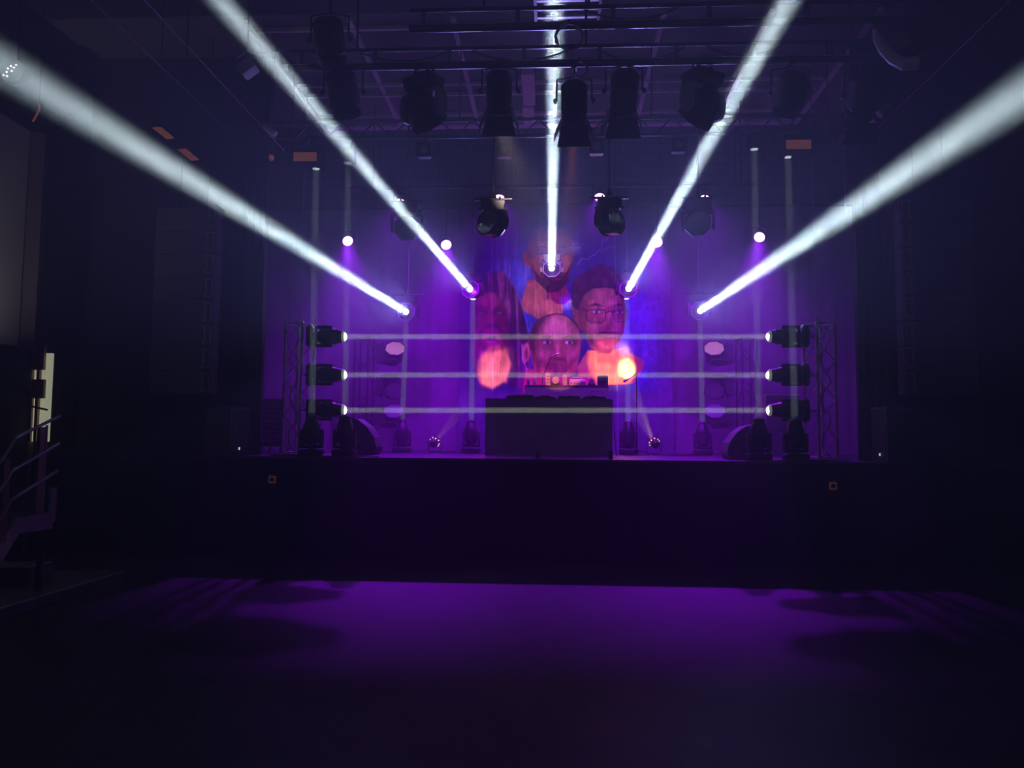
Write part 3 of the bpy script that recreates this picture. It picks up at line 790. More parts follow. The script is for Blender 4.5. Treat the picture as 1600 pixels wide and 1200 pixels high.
# ---- lattice towers ------------------------------------------------------------------------
def truss(name, label, p0, p1, wd, m, rot=0.0, pitch=0.35, cat='truss', r=0.022, base=True):
    p0, p1 = Vector(p0), Vector(p1); d = (p1 - p0); L = d.length; d.normalize()
    if abs(d.z) > 0.9: u = Vector((math.cos(rot), math.sin(rot), 0))
    else: u = Vector((0, math.cos(rot), math.sin(rot)))
    w_ = d.cross(u)
    t = thing(name, label, cat, T(p0))
    cs = [(u * a + w_ * b) * wd / 2 for a, b in ((-1, -1), (1, -1), (1, 1), (-1, 1))]
    for c in cs: MB().tube(c, c + d * L, r, 10).build('chord', m, t, True)
    n = max(1, round(L / pitch)); lac = MB()
    for k in range(4):
        a, b = cs[k], cs[(k + 1) % 4]
        for i in range(n):
            s, e = (a, b) if i % 2 == k % 2 else (b, a)
            lac.tube(s + d * (L * i / n), e + d * (L * (i + 1) / n), r * 0.42, 6)
    for z in (0.02, L - 0.02):
        for k in range(4): lac.tube(cs[k] + d * z, cs[(k + 1) % 4] + d * z, r * 0.6, 6)
    lac.build('lacing', m, t)
    return t


tops = MB()
FRONT_T = {}
for s, px, nm in ((-1, 464, 'left'), (1, 1283, 'right')):
    a = P(px, 700, 11.45)
    zt = P(px, 505, 11.45).z
    t = truss('truss_tower', 'aluminium lattice tower carrying three sideways moving heads at the stage ' + nm, (a.x, 11.45, SZ + 0.02), (a.x, 11.45, zt), 0.30, 'alu', R(20 * s), 0.30)
    MB().rbox((0, 0, -0.01), (0.62, 0.62, 0.016), 0.03).build('base_plate', 'dark_metal', t)
    pins = MB()
    for k in range(4):
        aa = R(20 * s + 45 + 90 * k); pins.tube((0.212 * math.cos(aa), 0.212 * math.sin(aa), zt - SZ - 0.03), (0.212 * math.cos(aa), 0.212 * math.sin(aa), zt - SZ + 0.07), 0.014)
    pins.build('coupler_pin', 'steel', t)
    FRONT_T[s] = a.x
    for k, (py, word) in enumerate(((526, 'top'), (586, 'middle'), (641, 'lowest'))):
        c = P(540 if s < 0 else 1199, py, 11.3)
        o = P(1199 if s < 0 else 540, py, 11.3)
        bx = c.x - (-s) * 0.299 * 0.9 - (-s) * PIV_B * 0.9
        zx = Vector((-s, 0, 0))
        m = frame((bx, 11.3, c.z), Vector((0, 0, 1)), zx.cross(Vector((0, 0, 1))), zx)
        rt, hd = spot_head(m, o, '%s of three moving heads lying sideways on the %s tower' % (word, nm), 0.92, 'lens', 'lens_ring', 'moving heads on the two front towers')
        arm = MB().tube((0, 0, -(abs(bx - a.x) - 0.12) / 0.92), (0, 0, 0.01), 0.02, 8)
        arm.box((0, 0.0, -0.012), (0.24, 0.05, 0.024))
        arm.build('clamp', 'steel', rt)
        area_beam('beam_lamp', head_axis(hd, 0.31), o, 0.082, 0.5, 3.0, (0.95, 1.0, 0.78), hd)
# thin loose cables hanging on the towers
for s, px, nm in ((-1, 460, 'left'), (1, 1288, 'right')):
    a = P(px, 560, 11.23); rr_ = random.Random(5 + s)
    pts = [(a.x + 0.10 * math.sin(k * 0.9) * (0.4 + rr_.random() * 0.6), 11.218, SZ + 0.03 + 1.85 * (1 - k / 22)) for k in range(23)]
    tag(MB().path(pts, 0.011, 6).build('power_cable', 'pale_cable'), 'loose grey cable winding down the %s lattice tower' % nm, 'cable', 'cables on the towers')

# rear towers with octagonal lamps
for s, px, lx, nm in ((-1, 566, 613, 'left'), (1, 1168, 1122, 'right')):
    Y = 15.85
    a = P(px, 690, Y)
    zt = P(px, 528, Y).z
    t = truss('truss_tower', 'black lattice tower with octagonal lamps at the rear %s of the stage' % nm, (a.x, Y, SZ + 0.02), (a.x, Y, zt), 0.30, 'dark_truss', R(10 * s), 0.33)
    MB().rbox((0, 0, -0.01), (0.6, 0.6, 0.016), 0.03).build('base_plate', 'dark_metal', t)
    for k, (py, lens, word, tgt) in enumerate(((552, 'lens_pink', 'dusty pink painted-in reflection, top lamp on the rear %s tower' % nm, (s * 2.6, 11.8, 6.8)), (603, 'lens_grey', 'dark mirror glass, middle lamp on the rear %s tower' % nm, (s * 2.2, 10.0, -2.2)), (650, 'lens_grey', 'pale streaked glass, lowest lamp on the rear %s tower' % nm, (s * 2.6, 11.0, 6.6)))):
        c = P(lx, py, Y - 0.1)
        zx = Vector((-s, 0, 0))
        bx = a.x - s * 0.27
        m = frame((bx, Y, c.z), Vector((0, 0, 1)), zx.cross(Vector((0, 0, 1))), zx)
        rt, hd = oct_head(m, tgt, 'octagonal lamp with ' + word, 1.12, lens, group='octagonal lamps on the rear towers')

# ------------------------------------------------------------------ overhead rig
# lattice truss above the stage edge
TY = 11.0
TZ0, TZ1 = P(860, 212, TY).z, P(860, 186, TY).z
tr = thing('overhead_truss', 'long black zigzag lattice truss hanging across the stage opening', 'truss', (0, TY, TZ0))
for dz in (0, TZ1 - TZ0):
    MB().tube((-4.35, 0, dz), (4.35, 0, dz), 0.026, 10).build('chord', 'dark_truss', tr, True)
lac = MB(); nseg = 36
for i in range(nseg):
    x0, x1 = -4.35 + 8.7 * i / nseg, -4.35 + 8.7 * (i + 1) / nseg
    z0, z1 = (0, TZ1 - TZ0) if i % 2 == 0 else (TZ1 - TZ0, 0)
    lac.tube((x0, 0, z0), (x1, 0, z1), 0.011, 6)
lac.build('lacing', 'dark_truss', tr)
for x in (-3.9, -1.4, 1.4, 3.9): MB().tube((x, 0, TZ1 - TZ0), (x, 0, ZC - 0.058 - TZ0), 0.011).build('suspension_rod', 'pipe', tr)
# small square lamps below it
for px, py, lab in ((663, 236, 'small square black lamp under the lattice truss, leftmost of four'), (787, 236, 'small square black lamp under the truss left of the centre beam'), (932, 231, 'small square black lamp under the truss right of the centre beam'), (1060, 228, 'small square dim lamp under the lattice truss, rightmost of four')):
    a = P(px, py, TY)
    t = thing('square_floodlight', lab, 'stage light', T(a), 'square lamps under the lattice truss')
    MB().box((0, 0.02, 0), (0.19, 0.14, 0.19)).build('housing', 'plastic', t, bevel=0.008)
    fr = MB()
    for q in ((0, 0.098, 0.20, 0.02), (0, -0.098, 0.20, 0.02)): fr.box((q[0], -0.055, q[1]), (q[2], 0.02, q[3]))
    for q in (-0.098, 0.098): fr.box((q, -0.055, 0), (0.02, 0.02, 0.21))
    fr.build('frame', 'dark_metal', t)
    MB().lathe([(0.05, 0), (0.05, 0.012), (0.02, 0.02), (0.0, 0.021)], 16, (0, -0.048, 0), (0, -1, 0)).build('lens', 'grey', t, True)
    MB().path([(-0.115, 0, 0), (-0.115, 0, 0.13), (0.115, 0, 0.13), (0.115, 0, 0)], 0.008).build('bracket', 'steel', t)
    MB().tube((0, 0, 0.13), (0, 0, TZ0 - a.z - 0.02), 0.014).build('stem', 'dark_metal', t)

# big octagonal heads on drop bars
for px, py, lab, tgt in ((770, 352, 'large octagonal moving head hanging left of centre with a bright streak in its glass', (-3.6, 7.6, 5.2)), (952, 350, 'large octagonal moving head hanging right of centre with a bright streak in its glass', (4.2, 7.6, 5.2)),
                    (636, 355, 'large octagonal moving head hanging behind the second white beam', (-1.0, 3, 1.5)), (1091, 350, 'large octagonal moving head hanging beside the fourth white beam', (0.2, 4, 3.5))):
    Y, sc_ = (TY, 1.0) if px in (770, 952) else (B_Y - 0.35, 1.15)
    a = P(px, py, Y); zb = a.z + PIV_O * sc_
    oct_head(T((a.x, Y, zb)) @ HANG, tgt, lab, sc_, group='large octagonal heads hanging on drop bars')
    drop_bar('drop_bar', a.x, Y, zb + 0.045 * sc_, 0.55, TZ0 - 0.02 if Y == TY else ZC - 0.001, 'black drop bar carrying the ' + lab.replace('large octagonal moving ', '').replace('with a bright streak in its glass', 'with bright streak')).rotation_euler = (0, 0, 0)

# pipes across the hall above
PIPES = []
for py, px0, px1, Y, lab in ((98, 452, 1445, 8.6, 'lower black pipe pair of the hall rig with theatre lamps clamped on it'), (37, 640, 1440, 7.9, 'upper black pipe pair of the hall rig near the top of the view')):
    a, b = P(px0, py, Y), P(px1, py, Y)
    z = (a.z + b.z) / 2
    t = thing('lighting_bar', lab, 'lighting bar', (0, Y, z))
    for dz, rr_ in ((0, 0.045), (0.20, 0.022)):
        MB().tube((a.x, 0, dz), (b.x, 0, dz), rr_, 12).build('pipe', 'pipe', t, True)
    k = int((b.x - a.x) / 0.9)
    for i in range(k + 1):
        x = a.x + 0.15 + (b.x - a.x - 0.3) * i / k
        MB().box((x, 0, 0.1), (0.05, 0.012, 0.2)).build('spacer', 'steel', t)
    for x in (a.x + 0.8, 0.35, b.x - 0.8): MB().tube((x, 0, 0.2), (x, 0, ZC - 0.001 - z), 0.014).build('suspension_rod', 'dark_metal', t)
    MB().tube((a.x + 0.02, -0.045, 0.02), (b.x - 0.02, -0.045, 0.02), 0.005).build('edge_strip', 'alu', t)
    PIPES.append((Y, z))


def fresnel(px, py, Y, zp, aim, label, scale=1.0, group='theatre lamps on the hall rig', doors=True, yoke_m='dark_metal'):
    """barn-door lamp whose body centre is at px,py and which hangs from the pipe at height zp"""
    a = P(px, py, Y)
    t = thing('theatre_spotlight', label, 'stage light', T(a), group)
    d = (Vector(aim) - a).normalized()
    q = d.to_track_quat('Z', 'Y').to_matrix().to_4x4() @ Matrix.Scale(scale, 4)
    bd = MB().rbox((0, 0, -0.02), (0.28, 0.30, 0.36), 0.10).mesh('fresnel_body', 'plastic_rough', True)
    hb = link('housing', bd, t, q)
    MB().lathe([(0.12, 0.16), (0.14, 0.17), (0.14, 0.22), (0.125, 0.225)], 20).build('lens_tube', 'plastic', hb, True)
    vn = MB()
    for k in range(4): vn.box((0, -0.152, -0.12 + k * 0.05), (0.18, 0.01, 0.012))
    vn.build('vent', 'dark_metal', hb)
    if doors:
        for k in range(4):
            rz = Matrix.Rotation(R(90 * k), 4, 'Z'); fl = MB()
            wdt = 0.14 if k % 2 == 0 else 0.10
            fl.prism([(-wdt, 0.14, 0.225), (wdt, 0.14, 0.225), (wdt * 1.35, 0.22, 0.42), (-wdt * 1.35, 0.22, 0.42)], (0, 0, 0), (0, 0.006, 0.0))
            link('barn_door', fl.mesh('barn_door', 'plastic'), t, q @ rz)
    up = zp - a.z
    MB().path([(-0.19 * scale, 0, 0), (-0.19 * scale, 0, 0.24 * scale), (0, 0, 0.27 * scale), (0.19 * scale, 0, 0.24 * scale), (0.19 * scale, 0, 0)], 0.012).build('yoke', yoke_m, t)
    for s in (-1, 1): MB().lathe([(0.03, 0), (0.035, 0.02), (0.02, 0.04)], 8, (s * 0.19 * scale, 0, 0), (s, 0, 0)).build('knob', 'dark_metal', t)
    cl = MB().tube((0, 0, 0.26 * scale), (0, 0, up - 0.04), 0.014)
    cl.box((0, 0, up - 0.05), (0.06, 0.10, 0.05))
    cl.build('clamp', 'dark_metal', t)
    return t


py1, z1 = PIPES[0]; py2, z2 = PIPES[1]
fresnel(780, 142, py1, z1, (-0.9, 12.6, 1.4), 'black theatre lamp with flared doors just left of the pink luminaire box', 1.05)
fresnel(897, 158, py1, z1, (0.3, 12.6, 1.4), 'black theatre lamp hanging low beside the centre white beam', 1.05)
fresnel(975, 142, py1, z1, (0.8, 12.6, 1.4), 'black theatre lamp with wide barn doors right of the centre beam', 1.1)
fresnel(536, 145, py1, z1, (-2.2, 12.6, 1.0), 'dark theatre lamp hanging behind the second white beam', 1.2, doors=False)
fresnel(1235, 145, py1, z1, (2.2, 12.6, 1.0), 'dark theatre lamp right of the fourth white beam', 1.1, doors=False)
fresnel(1350, 150, py1, z1, (3.4, 12.6, 1.2), 'dark theatre lamp near the right end of the lower pipe', 1.1)
fresnel(515, 62, 8.0, ZC, (-2.5, 12.6, 0.5), 'dark lamp hanging from the ceiling above the left end of the lower pipe', 1.1, doors=False)
# large heads with grey yokes
for px, py, tgt, lab in ((662, 140, (0.6, 12.5, 1.6), 'tilted moving head with pale grey yoke left of centre on the hall rig'), (1098, 138, (-1.2, 12.5, 1.6), 'tilted moving head with pale grey yoke crossed by the fourth beam')):
    a = P(px, py, py1); zb = z1 - 0.145
    oct_head(T((a.x, py1, zb)) @ HANG @ Matrix.Rotation(R(35 if px < 800 else -35), 4, 'Z'), tgt, lab, 1.15, group='heads with grey yokes on the hall rig', grey=True)
# curved pale arm lamp at the upper right
a = P(1400, 60, 7.9)
t = thing('curved_arm_lamp', 'dark lamp with a pale curved arm hanging at the upper right', 'stage light', T(a))
pts = [P(1366, 46, 7.9), P(1370, 60, 7.9), P(1382, 78, 7.85), P(1396, 92, 7.8), P(1412, 100, 7.75), P(1432, 99, 7.75)]
MB().path([p - a for p in pts], 0.05, 14, rad=[0.02, 0.04, 0.055, 0.06, 0.065, 0.068]).build('arm', 'white', t, True)
MB().lathe([(0.06, -0.18), (0.14, -0.16), (0.17, -0.05), (0.17, 0.12), (0.15, 0.16)], 20, P(1408, 62, 7.95) - a, (0.3, -0.2, -1)).build('housing', 'plastic', t, True)
MB().tube(P(1408, 50, 7.95) - a, Vector((P(1408, 50, 7.95).x, 7.9, z2 - 0.03)) - a, 0.02).build('clamp', 'dark_metal', t)
# grey finned lamp, upper left
a = P(388, 108, 8.6)
t = thing('finned_floodlight', 'small grey ribbed lamp hanging at the upper left beside the second beam', 'stage light', T(a))
q = Matrix.Rotation(R(-38), 4, 'Y')
hb = link('housing', MB().rbox((0, 0, 0), (0.20, 0.16, 0.13), 0.02).mesh('finned_body', 'grey'), t, q)
fb = MB()
for k in range(8): fb.box((-0.08 + k * 0.023, -0.09, 0), (0.008, 0.03, 0.14))
fb.build('fins', 'white', hb)
MB().path([(-0.12, 0, 0), (-0.14, 0, 0.14), (-0.02, 0, 0.22), (0.10, 0, 0.16)], 0.016).build('bracket', 'grey', t)
MB().tube((-0.02, 0, 0.22), (-0.02, 0, ZC - a.z - 0.001), 0.010).build('suspension_rod', 'dark_metal', t)
# small pale cans high on the two sides
for px, py, lab, ax in ((421, 204, 'small pale pink can lamp high on the left above the drape', (0.6, 0, -0.5)), (1382, 172, 'small pale pink can lamp high on the right above the drape', (-0.7, 0, -0.6))):
    a = P(px, py, 10.6)
    t = thing('can_lamp', lab, 'stage light', T(a), 'pale can lamps')
    MB().lathe([(0.02, -0.10), (0.045, -0.09), (0.05, 0.05), (0.062, 0.10), (0.055, 0.105)], 16, (0, 0, 0), ax).build('housing', 'cream', t, True)
    MB().tube((0, 0, 0.03), (0, 0, ZC - a.z - 0.001), 0.009).build('suspension_rod', 'dark_metal', t)
# ventilation grille
g = thing('ventilation_grille', 'ladder of pale slats under the ceiling where the centre beam leaves the view', 'grille', T((P(887, 60, 9.6).x, 9.2, ZC - 0.2)))
gx = 0.40
sl = MB()
for k in range(12): sl.box((0, -1.35 + k * 0.2, 0), (gx * 2, 0.05, 0.03))
sl.build('slats', 'alu', g)
for s in (-1, 1): MB().box((s * (gx + 0.02), -0.2, 0.05), (0.04, 2.6, 0.2)).build('side_rail', 'dark_metal', g)
for s in (-1, 1):
    for yy in (-1.2, 0.9): MB().tube((s * gx, yy, 0.14), (s * gx, yy, 0.199), 0.012).build('suspension_rod', 'dark_metal', g)
# amber-glass box lamps under the truss ends
for px, py, lab in ((478, 249, 'wide black box lamp with dull amber glass at the left end of the truss'), (1242, 230, 'wide black box lamp with dull amber glass at the right end of the truss')):
    a = P(px, py, 10.86)
    t = thing('amber_floodlight', lab, 'stage light', T(a), 'amber box lamps')
    MB().box((0, 0, 0), (0.50, 0.2, 0.30)).build('housing', 'matt_black', t, bevel=0.01)
    MB().box((0.02, -0.103, 0.0), (0.34, 0.008, 0.13)).build('glass', 'dim_amber', t)
    MB().path([(-0.27, 0, 0), (-0.27, 0, 0.2), (0.27, 0, 0.2), (0.27, 0, 0)], 0.010).build('bracket', 'dark_metal', t)
    MB().tube((0, 0, 0.15), (0, 0.13, max(0.16, TZ0 - a.z) - 0.01), 0.02).build('stem', 'grey', t)
# small amber bulbs
for px, py, lab in ((424, 246, 'tiny amber bulb beside the left amber box lamp'), (1321, 219, 'tiny amber bulb beside the right amber box lamp')):
    a = P(px, py, 10.8)
    t = thing('amber_bulb', lab, 'bulb', T(a), 'amber bulbs')
    MB().lathe([(0.012, -0.05), (0.035, -0.02), (0.04, 0.01), (0.02, 0.04)], 12).build('bulb', 'dim_amber', t, True)
    MB().tube((0, 0, 0.04), (0, 0, ZC - a.z - 0.02), 0.008).build('suspension_rod', 'dark_metal', t)
# flat plates on the left; amber light falling on them put in as glow
for px, py, lab in ((250, 206, 'flat plate high on the left with painted-in amber light, the upper of two'), (289, 240, 'flat plate high on the left with painted-in amber light, the lower of two')):
    a = P(px, py, 9.6)
    t = thing('amber_lit_plate', lab, 'lamp', T(a), 'amber-lit plates high on the left')
    MB().prism([(-0.10, 0, 0.05), (0.02, 0, 0.06), (0.15, 0, -0.05), (0.04, 0, -0.06)], (0, -0.02, 0), (0, 0.10, 0)).build('housing', 'dim_amber', t)
    MB().tube((-0.04, 0.03, 0.03), (-0.04, 0.03, ZC - a.z - 0.001), 0.010).build('suspension_rod', 'dark_metal', t)
# cluster of white points (LED lamp seen through the beam), far left
a = P(20, 112, 7.0)
t = thing('led_cluster_lamp', 'round lamp with a cluster of tiny white points at the far left edge', 'stage light', T(a))
MB().lathe([(0.05, 0.12), (0.11, 0.10), (0.12, 0), (0.115, -0.01)], 20, (0, 0, 0), (0, 1, 0)).build('housing', 'plastic', t, True)
dt = MB()
for dx, dz in ((0, 0.05), (0.03, 0.035), (-0.03, 0.025), (0.01, 0.0), (-0.04, -0.01), (-0.07, -0.04), (-0.035, -0.05), (0.05, 0.06)):
    dt.lathe([(0.009, 0), (0.009, 0.006), (0.0, 0.01)], 8, (dx - 0.01, -0.012, dz), (0, -1, 0))
dt.build('led_lens', 'led_dots', t)
MB().tube((0, 0.06, 0.10), (0, 0.06, ZC - a.z - 0.001), 0.010).build('suspension_rod', 'dark_metal', t)
# hook whose amber glint is put in as glow
a = P(57, 180, 9.0)
t = thing('safety_hook', 'thin hook with painted-in amber glint at the far left above the pale panel', 'hook', T(a))
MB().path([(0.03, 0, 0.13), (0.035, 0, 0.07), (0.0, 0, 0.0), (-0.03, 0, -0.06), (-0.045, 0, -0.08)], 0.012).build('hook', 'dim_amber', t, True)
MB().tube((0.03, 0, 0.12), (0.03, 0, ZC - a.z - 0.001), 0.006).build('suspension_wire', 'dark_metal', t)

# rails and wires running along the hall
for x, ya, z, lab in ((-4.14, 3.2, 6.0, 'thin steel wire running along the hall on the left under the ceiling'), (-5.0, 3.0, 6.3, 'second thin wire along the hall, nearer the left wall'), (4.55, 3.0, 6.05, 'thin steel wire running along the hall on the right under the ceiling')):
    t = thing('ceiling_wire', lab, 'wire', T((x, 0, z)), 'wires along the hall')
    MB().tube((0, -2.99, 0), (0, WY - 0.001, 0), 0.007).build('wire', 'steel', t)
# coiled cables between the pipes
for i, (px, py, Y, rad, lab) in enumerate(((889, 55, 7.9, 0.14, 'coil of pale cable hanging in the centre beam'), (905, 112, 8.6, 0.09, 'small coil of cable above the low theatre lamp'))):
    a = P(px, py, Y)
    zz = PIPES[1][1] if i == 0 else PIPES[0][1]
    a.y = Y - 0.07
    pts = [(rad * (1 + 0.08 * math.sin(k * 2.1)) * math.cos(k * 0.5), 0.02 * math.sin(k * 1.3), zz - a.z - rad - 0.02 + rad * (1 + 0.1 * math.cos(k * 1.7)) * math.sin(k * 0.5)) for k in range(40)]
    t = thing('cable_coil', lab, 'cable', T(a), 'cable coils on the rig')
    MB().path(pts, 0.008, 6).build('coil', 'pale_cable', t, True)
    MB().box((0, 0.02, zz - a.z - 0.0), (0.03, 0.06, 0.05)).build('tie', 'cable', t)
# drooping cables across the rig
rgn = random.Random(11)
for i, (x0, x1, Y, z, sag, lab) in enumerate(((-1.0, 0.2, 8.6, z1 + 0.20, 0.14, 'cable drooping between the pipes left of centre'), (0.45, 1.5, 8.6, z1 + 0.20, 0.17, 'cable drooping between the pipes right of the centre beam'), (1.7, 2.6, 8.6, z1 + 0.20, 0.12, 'cable drooping at the right end of the lower pipes'),
                                        (-2.3, -1.2, 8.6, z1 + 0.20, 0.12, 'cable drooping at the left end of the lower pipes'), (0.3, 1.3, 7.9, z2 + 0.20, 0.13, 'cable drooping along the upper pipes'))):
    pts = [(x0 + (x1 - x0) * k / 16, Y + 0.035, z - sag * (1 - (2 * k / 16 - 1) ** 2)) for k in range(17)]
    tag(MB().path(pts, 0.010, 6).build('power_cable', 'cable', smooth=True), lab, 'cable', 'cables drooping from the hall rig')
# cable loops at the sides of the stage opening
for s, pts, lab in ((-1, [(408, 415), (415, 437), (427, 457), (442, 469), (455, 464), (464, 450), (470, 430)], 'thin cable loop hanging behind the left drape'), (1, [(1272, 420), (1278, 436), (1288, 450), (1300, 457), (1312, 455), (1323, 446)], 'thin cable loop hanging behind the right drape')):
    pp = [P(x, y, 12.2) for x, y in pts]
    pp = [Vector((pp[0].x, 12.2, ZC - 0.012))] + pp + [Vector((pp[-1].x + (0.02 if s < 0 else 0), 12.2, ZC - 0.012))]
    tag(MB().path(pp, 0.010, 6).build('hanging_cable', 'pale_cable', smooth=True), lab, 'cable', 'cable loops beside the drapes')

# ------------------------------------------------------------------ line arrays
for s, x0, x1, nm in ((-1, 247, 346, 'left'), (1, 1403, 1509, 'right')):
    Y = 10.75
    c = P((x0 + x1) / 2, 470, Y); wd = (x1 - x0) / F_PX * Y
    ztop, zbot = P(c.x, 330, Y).z, P(800 + s * 470, 618, Y).z
    t0 = thing('array_frame', 'black flying frame above the column of loudspeakers on the ' + nm, 'rigging frame', T((c.x, Y, 0)), 'flying frames')
    n, hh = 8, 0.335
    zb = zbot
    MB().box((0, 0.0, zb + n * hh + 0.03), (wd * 0.9, 0.3, 0.05)).build('frame', 'dark_metal', t0)
    for xx in (-0.2, 0.2): MB().tube((xx, 0, zb + n * hh + 0.05), (xx, 0, ZC - 0.001), 0.012).build('chain', 'dark_metal', t0)
    words = ['lowest', 'second from the bottom', 'third from the bottom', 'fourth from the bottom', 'fourth from the top', 'third from the top', 'second from the top', 'topmost']
    for k in range(n):
        lean = 0.035 * (n - 1 - k) ** 1.0 / n
        t = thing('loudspeaker', '%s box of the hanging loudspeaker column on the %s' % (words[k], nm), 'loudspeaker', T((c.x, Y + 0.0, zb + hh * (k + 0.5))), 'hanging loudspeaker columns')
        q = Matrix.Rotation(R(-1.2 * (n - 1 - k) / n), 4, 'X')
        cab = MB().prism([(-wd / 2, -0.20, 0), (wd / 2, -0.20, 0), (wd / 2, 0.02, 0), (wd * 0.36, 0.25, 0), (-wd * 0.36, 0.25, 0), (-wd / 2, 0.02, 0)], (0, 0, -hh / 2 + 0.006), (0, 0, hh / 2 - 0.006))
        cb = link('cabinet', cab.mesh('array_cabinet', 'speaker', bevel=0.01), t)
        MB().box((0, -0.205, 0), (wd - 0.05, 0.008, hh - 0.05)).build('grille', 'grille', cb)
        hn = MB()
        e = -s * (wd / 2 - 0.075)
        for zz in (-1, 1): hn.box((e, -0.212, zz * (hh / 2 - 0.045)), (0.12, 0.010, 0.012))
        hn.box((e - s * 0.055, -0.212, 0), (0.012, 0.010, hh - 0.09))
        hn.path([(e + s * (0.055 - 0.03 * math.sin(math.pi * q_ / 10)), -0.212, (hh - 0.10) * (q_ / 10 - 0.5)) for q_ in range(11)], 0.008, 6)
        hn.build('horn_frame', 'steel', cb)
        MB().box((s * (wd / 2 + 0.004), -0.12, 0), (0.006, 0.04, hh - 0.08)).build('side_plate', 'dark_metal', cb)

# ------------------------------------------------------------------ big floor cabinets
for s, x0, x1, xc, lab in ((-1, 320, 390, 361, 'tall dark grey speaker cabinet standing turned on the stage end beside the left drape'), (1, 1362, 1427, 1385, 'tall dark grey speaker cabinet standing turned on the stage end beside the right drape')):
    Y = 10.72
    l, m_, r = P(x0, 680, Y), P(xc, 680, Y - 0.2), P(x1, 680, Y)
    zt = P(xc, 638, Y).z
    ang = math.atan2(0.26, 0.40) * -s
    # front face from outer corner to the near corner, side face from the near corner to the inner one
    near = Vector((m_.x, Y - 0.2, 0)); outer = Vector((l.x if s < 0 else r.x, Y - 0.02, 0)); inner = Vector((r.x if s < 0 else l.x, Y + 0.02, 0))
    back = outer + inner - near
    t = thing('subwoofer', lab, 'loudspeaker', T((near.x, near.y, SZ)), 'speaker cabinets at the stage ends')
    poly = [Vector((p.x - near.x, p.y - near.y, 0)) for p in (near, outer, back, inner)]
    hgt = zt - SZ
    cb = MB().prism(poly, (0, 0, 0.002), (0, 0, hgt)).build('cabinet', 'speaker', t, bevel=0.012)
    for a_, b_, mm in ((poly[0], poly[1], 'grille'), (poly[0], poly[3], 'grille')):
        dd = (b_ - a_); nn = Vector((dd.y, -dd.x, 0)).normalized()
        if nn.y > 0: nn = -nn
        p0, p1 = a_ + dd * 0.07 + nn * 0.002, a_ + dd * 0.93 + nn * 0.002
        MB().prism([p0, p1, p1 + Vector((0, 0, hgt - 0.09)), p0 + Vector((0, 0, hgt - 0.09))], Vector((0, 0, 0.045)), nn * 0.006 + Vector((0, 0, 0.045))).build('grille', mm, cb)
    ed = MB(); ed.tube((0, -0.004, 0.01), (0, -0.004, hgt), 0.009)
    for a_, b_ in ((poly[0], poly[1]), (poly[0], poly[3])): ed.tube(a_ + Vector((0, 0, hgt)), b_ + Vector((0, 0, hgt)), 0.007)
    ed.build('corner_edging', 'steel', cb)
    MB().lathe([(0.02, 0), (0.025, 0.02), (0.012, 0.03)], 8, (0, 0, hgt)).build('pole_socket', 'grey', cb)
    k = poly[3] * 0.45
    MB().box((k.x, k.y - 0.014, 0.10), (0.03, 0.006, 0.035)).build('badge', 'led_white', cb)

# ------------------------------------------------------------------ wedge monitors, seen from the side
for s, pts, lab in ((-1, [(538, 714), (538, 655), (556, 656), (572, 668), (584, 685), (588, 702), (582, 714)], 'dark wedge stage monitor lying behind the left front moving heads'), (1, [(1186, 718), (1186, 662), (1166, 666), (1152, 676), (1140, 692), (1136, 708), (1141, 718)], 'dark wedge stage monitor lying behind the right front moving heads')):
    Y = 11.25
    pp = [P(x, y, Y) for x, y in pts]
    zmin = min(p.z for p in pp)
    cx_ = sum(p.x for p in pp) / len(pp)
    loc = Vector((cx_, Y, SZ + 0.002))
    poly = [Vector((p.x - cx_, 0, max(0.0, p.z - zmin) * 1.0)) for p in pp]
    t = thing('wedge_monitor', lab, 'loudspeaker', T(loc), 'wedge monitors')
    cb = MB().prism(poly, (0, 0, 0), (0, 0.48, 0)).build('cabinet', 'speaker', t, bevel=0.012)
    ins = [v * 0.86 + Vector((0, -0.003, 0.025)) for v in poly]
    MB().path(poly + [], 0.006, 6, closed=True).build('edging', 'grey', cb)
    MB().box((poly[0].x * 0.2, -0.006, 0.14), (0.09, 0.012, 0.05)).build('handle', 'plastic', cb)

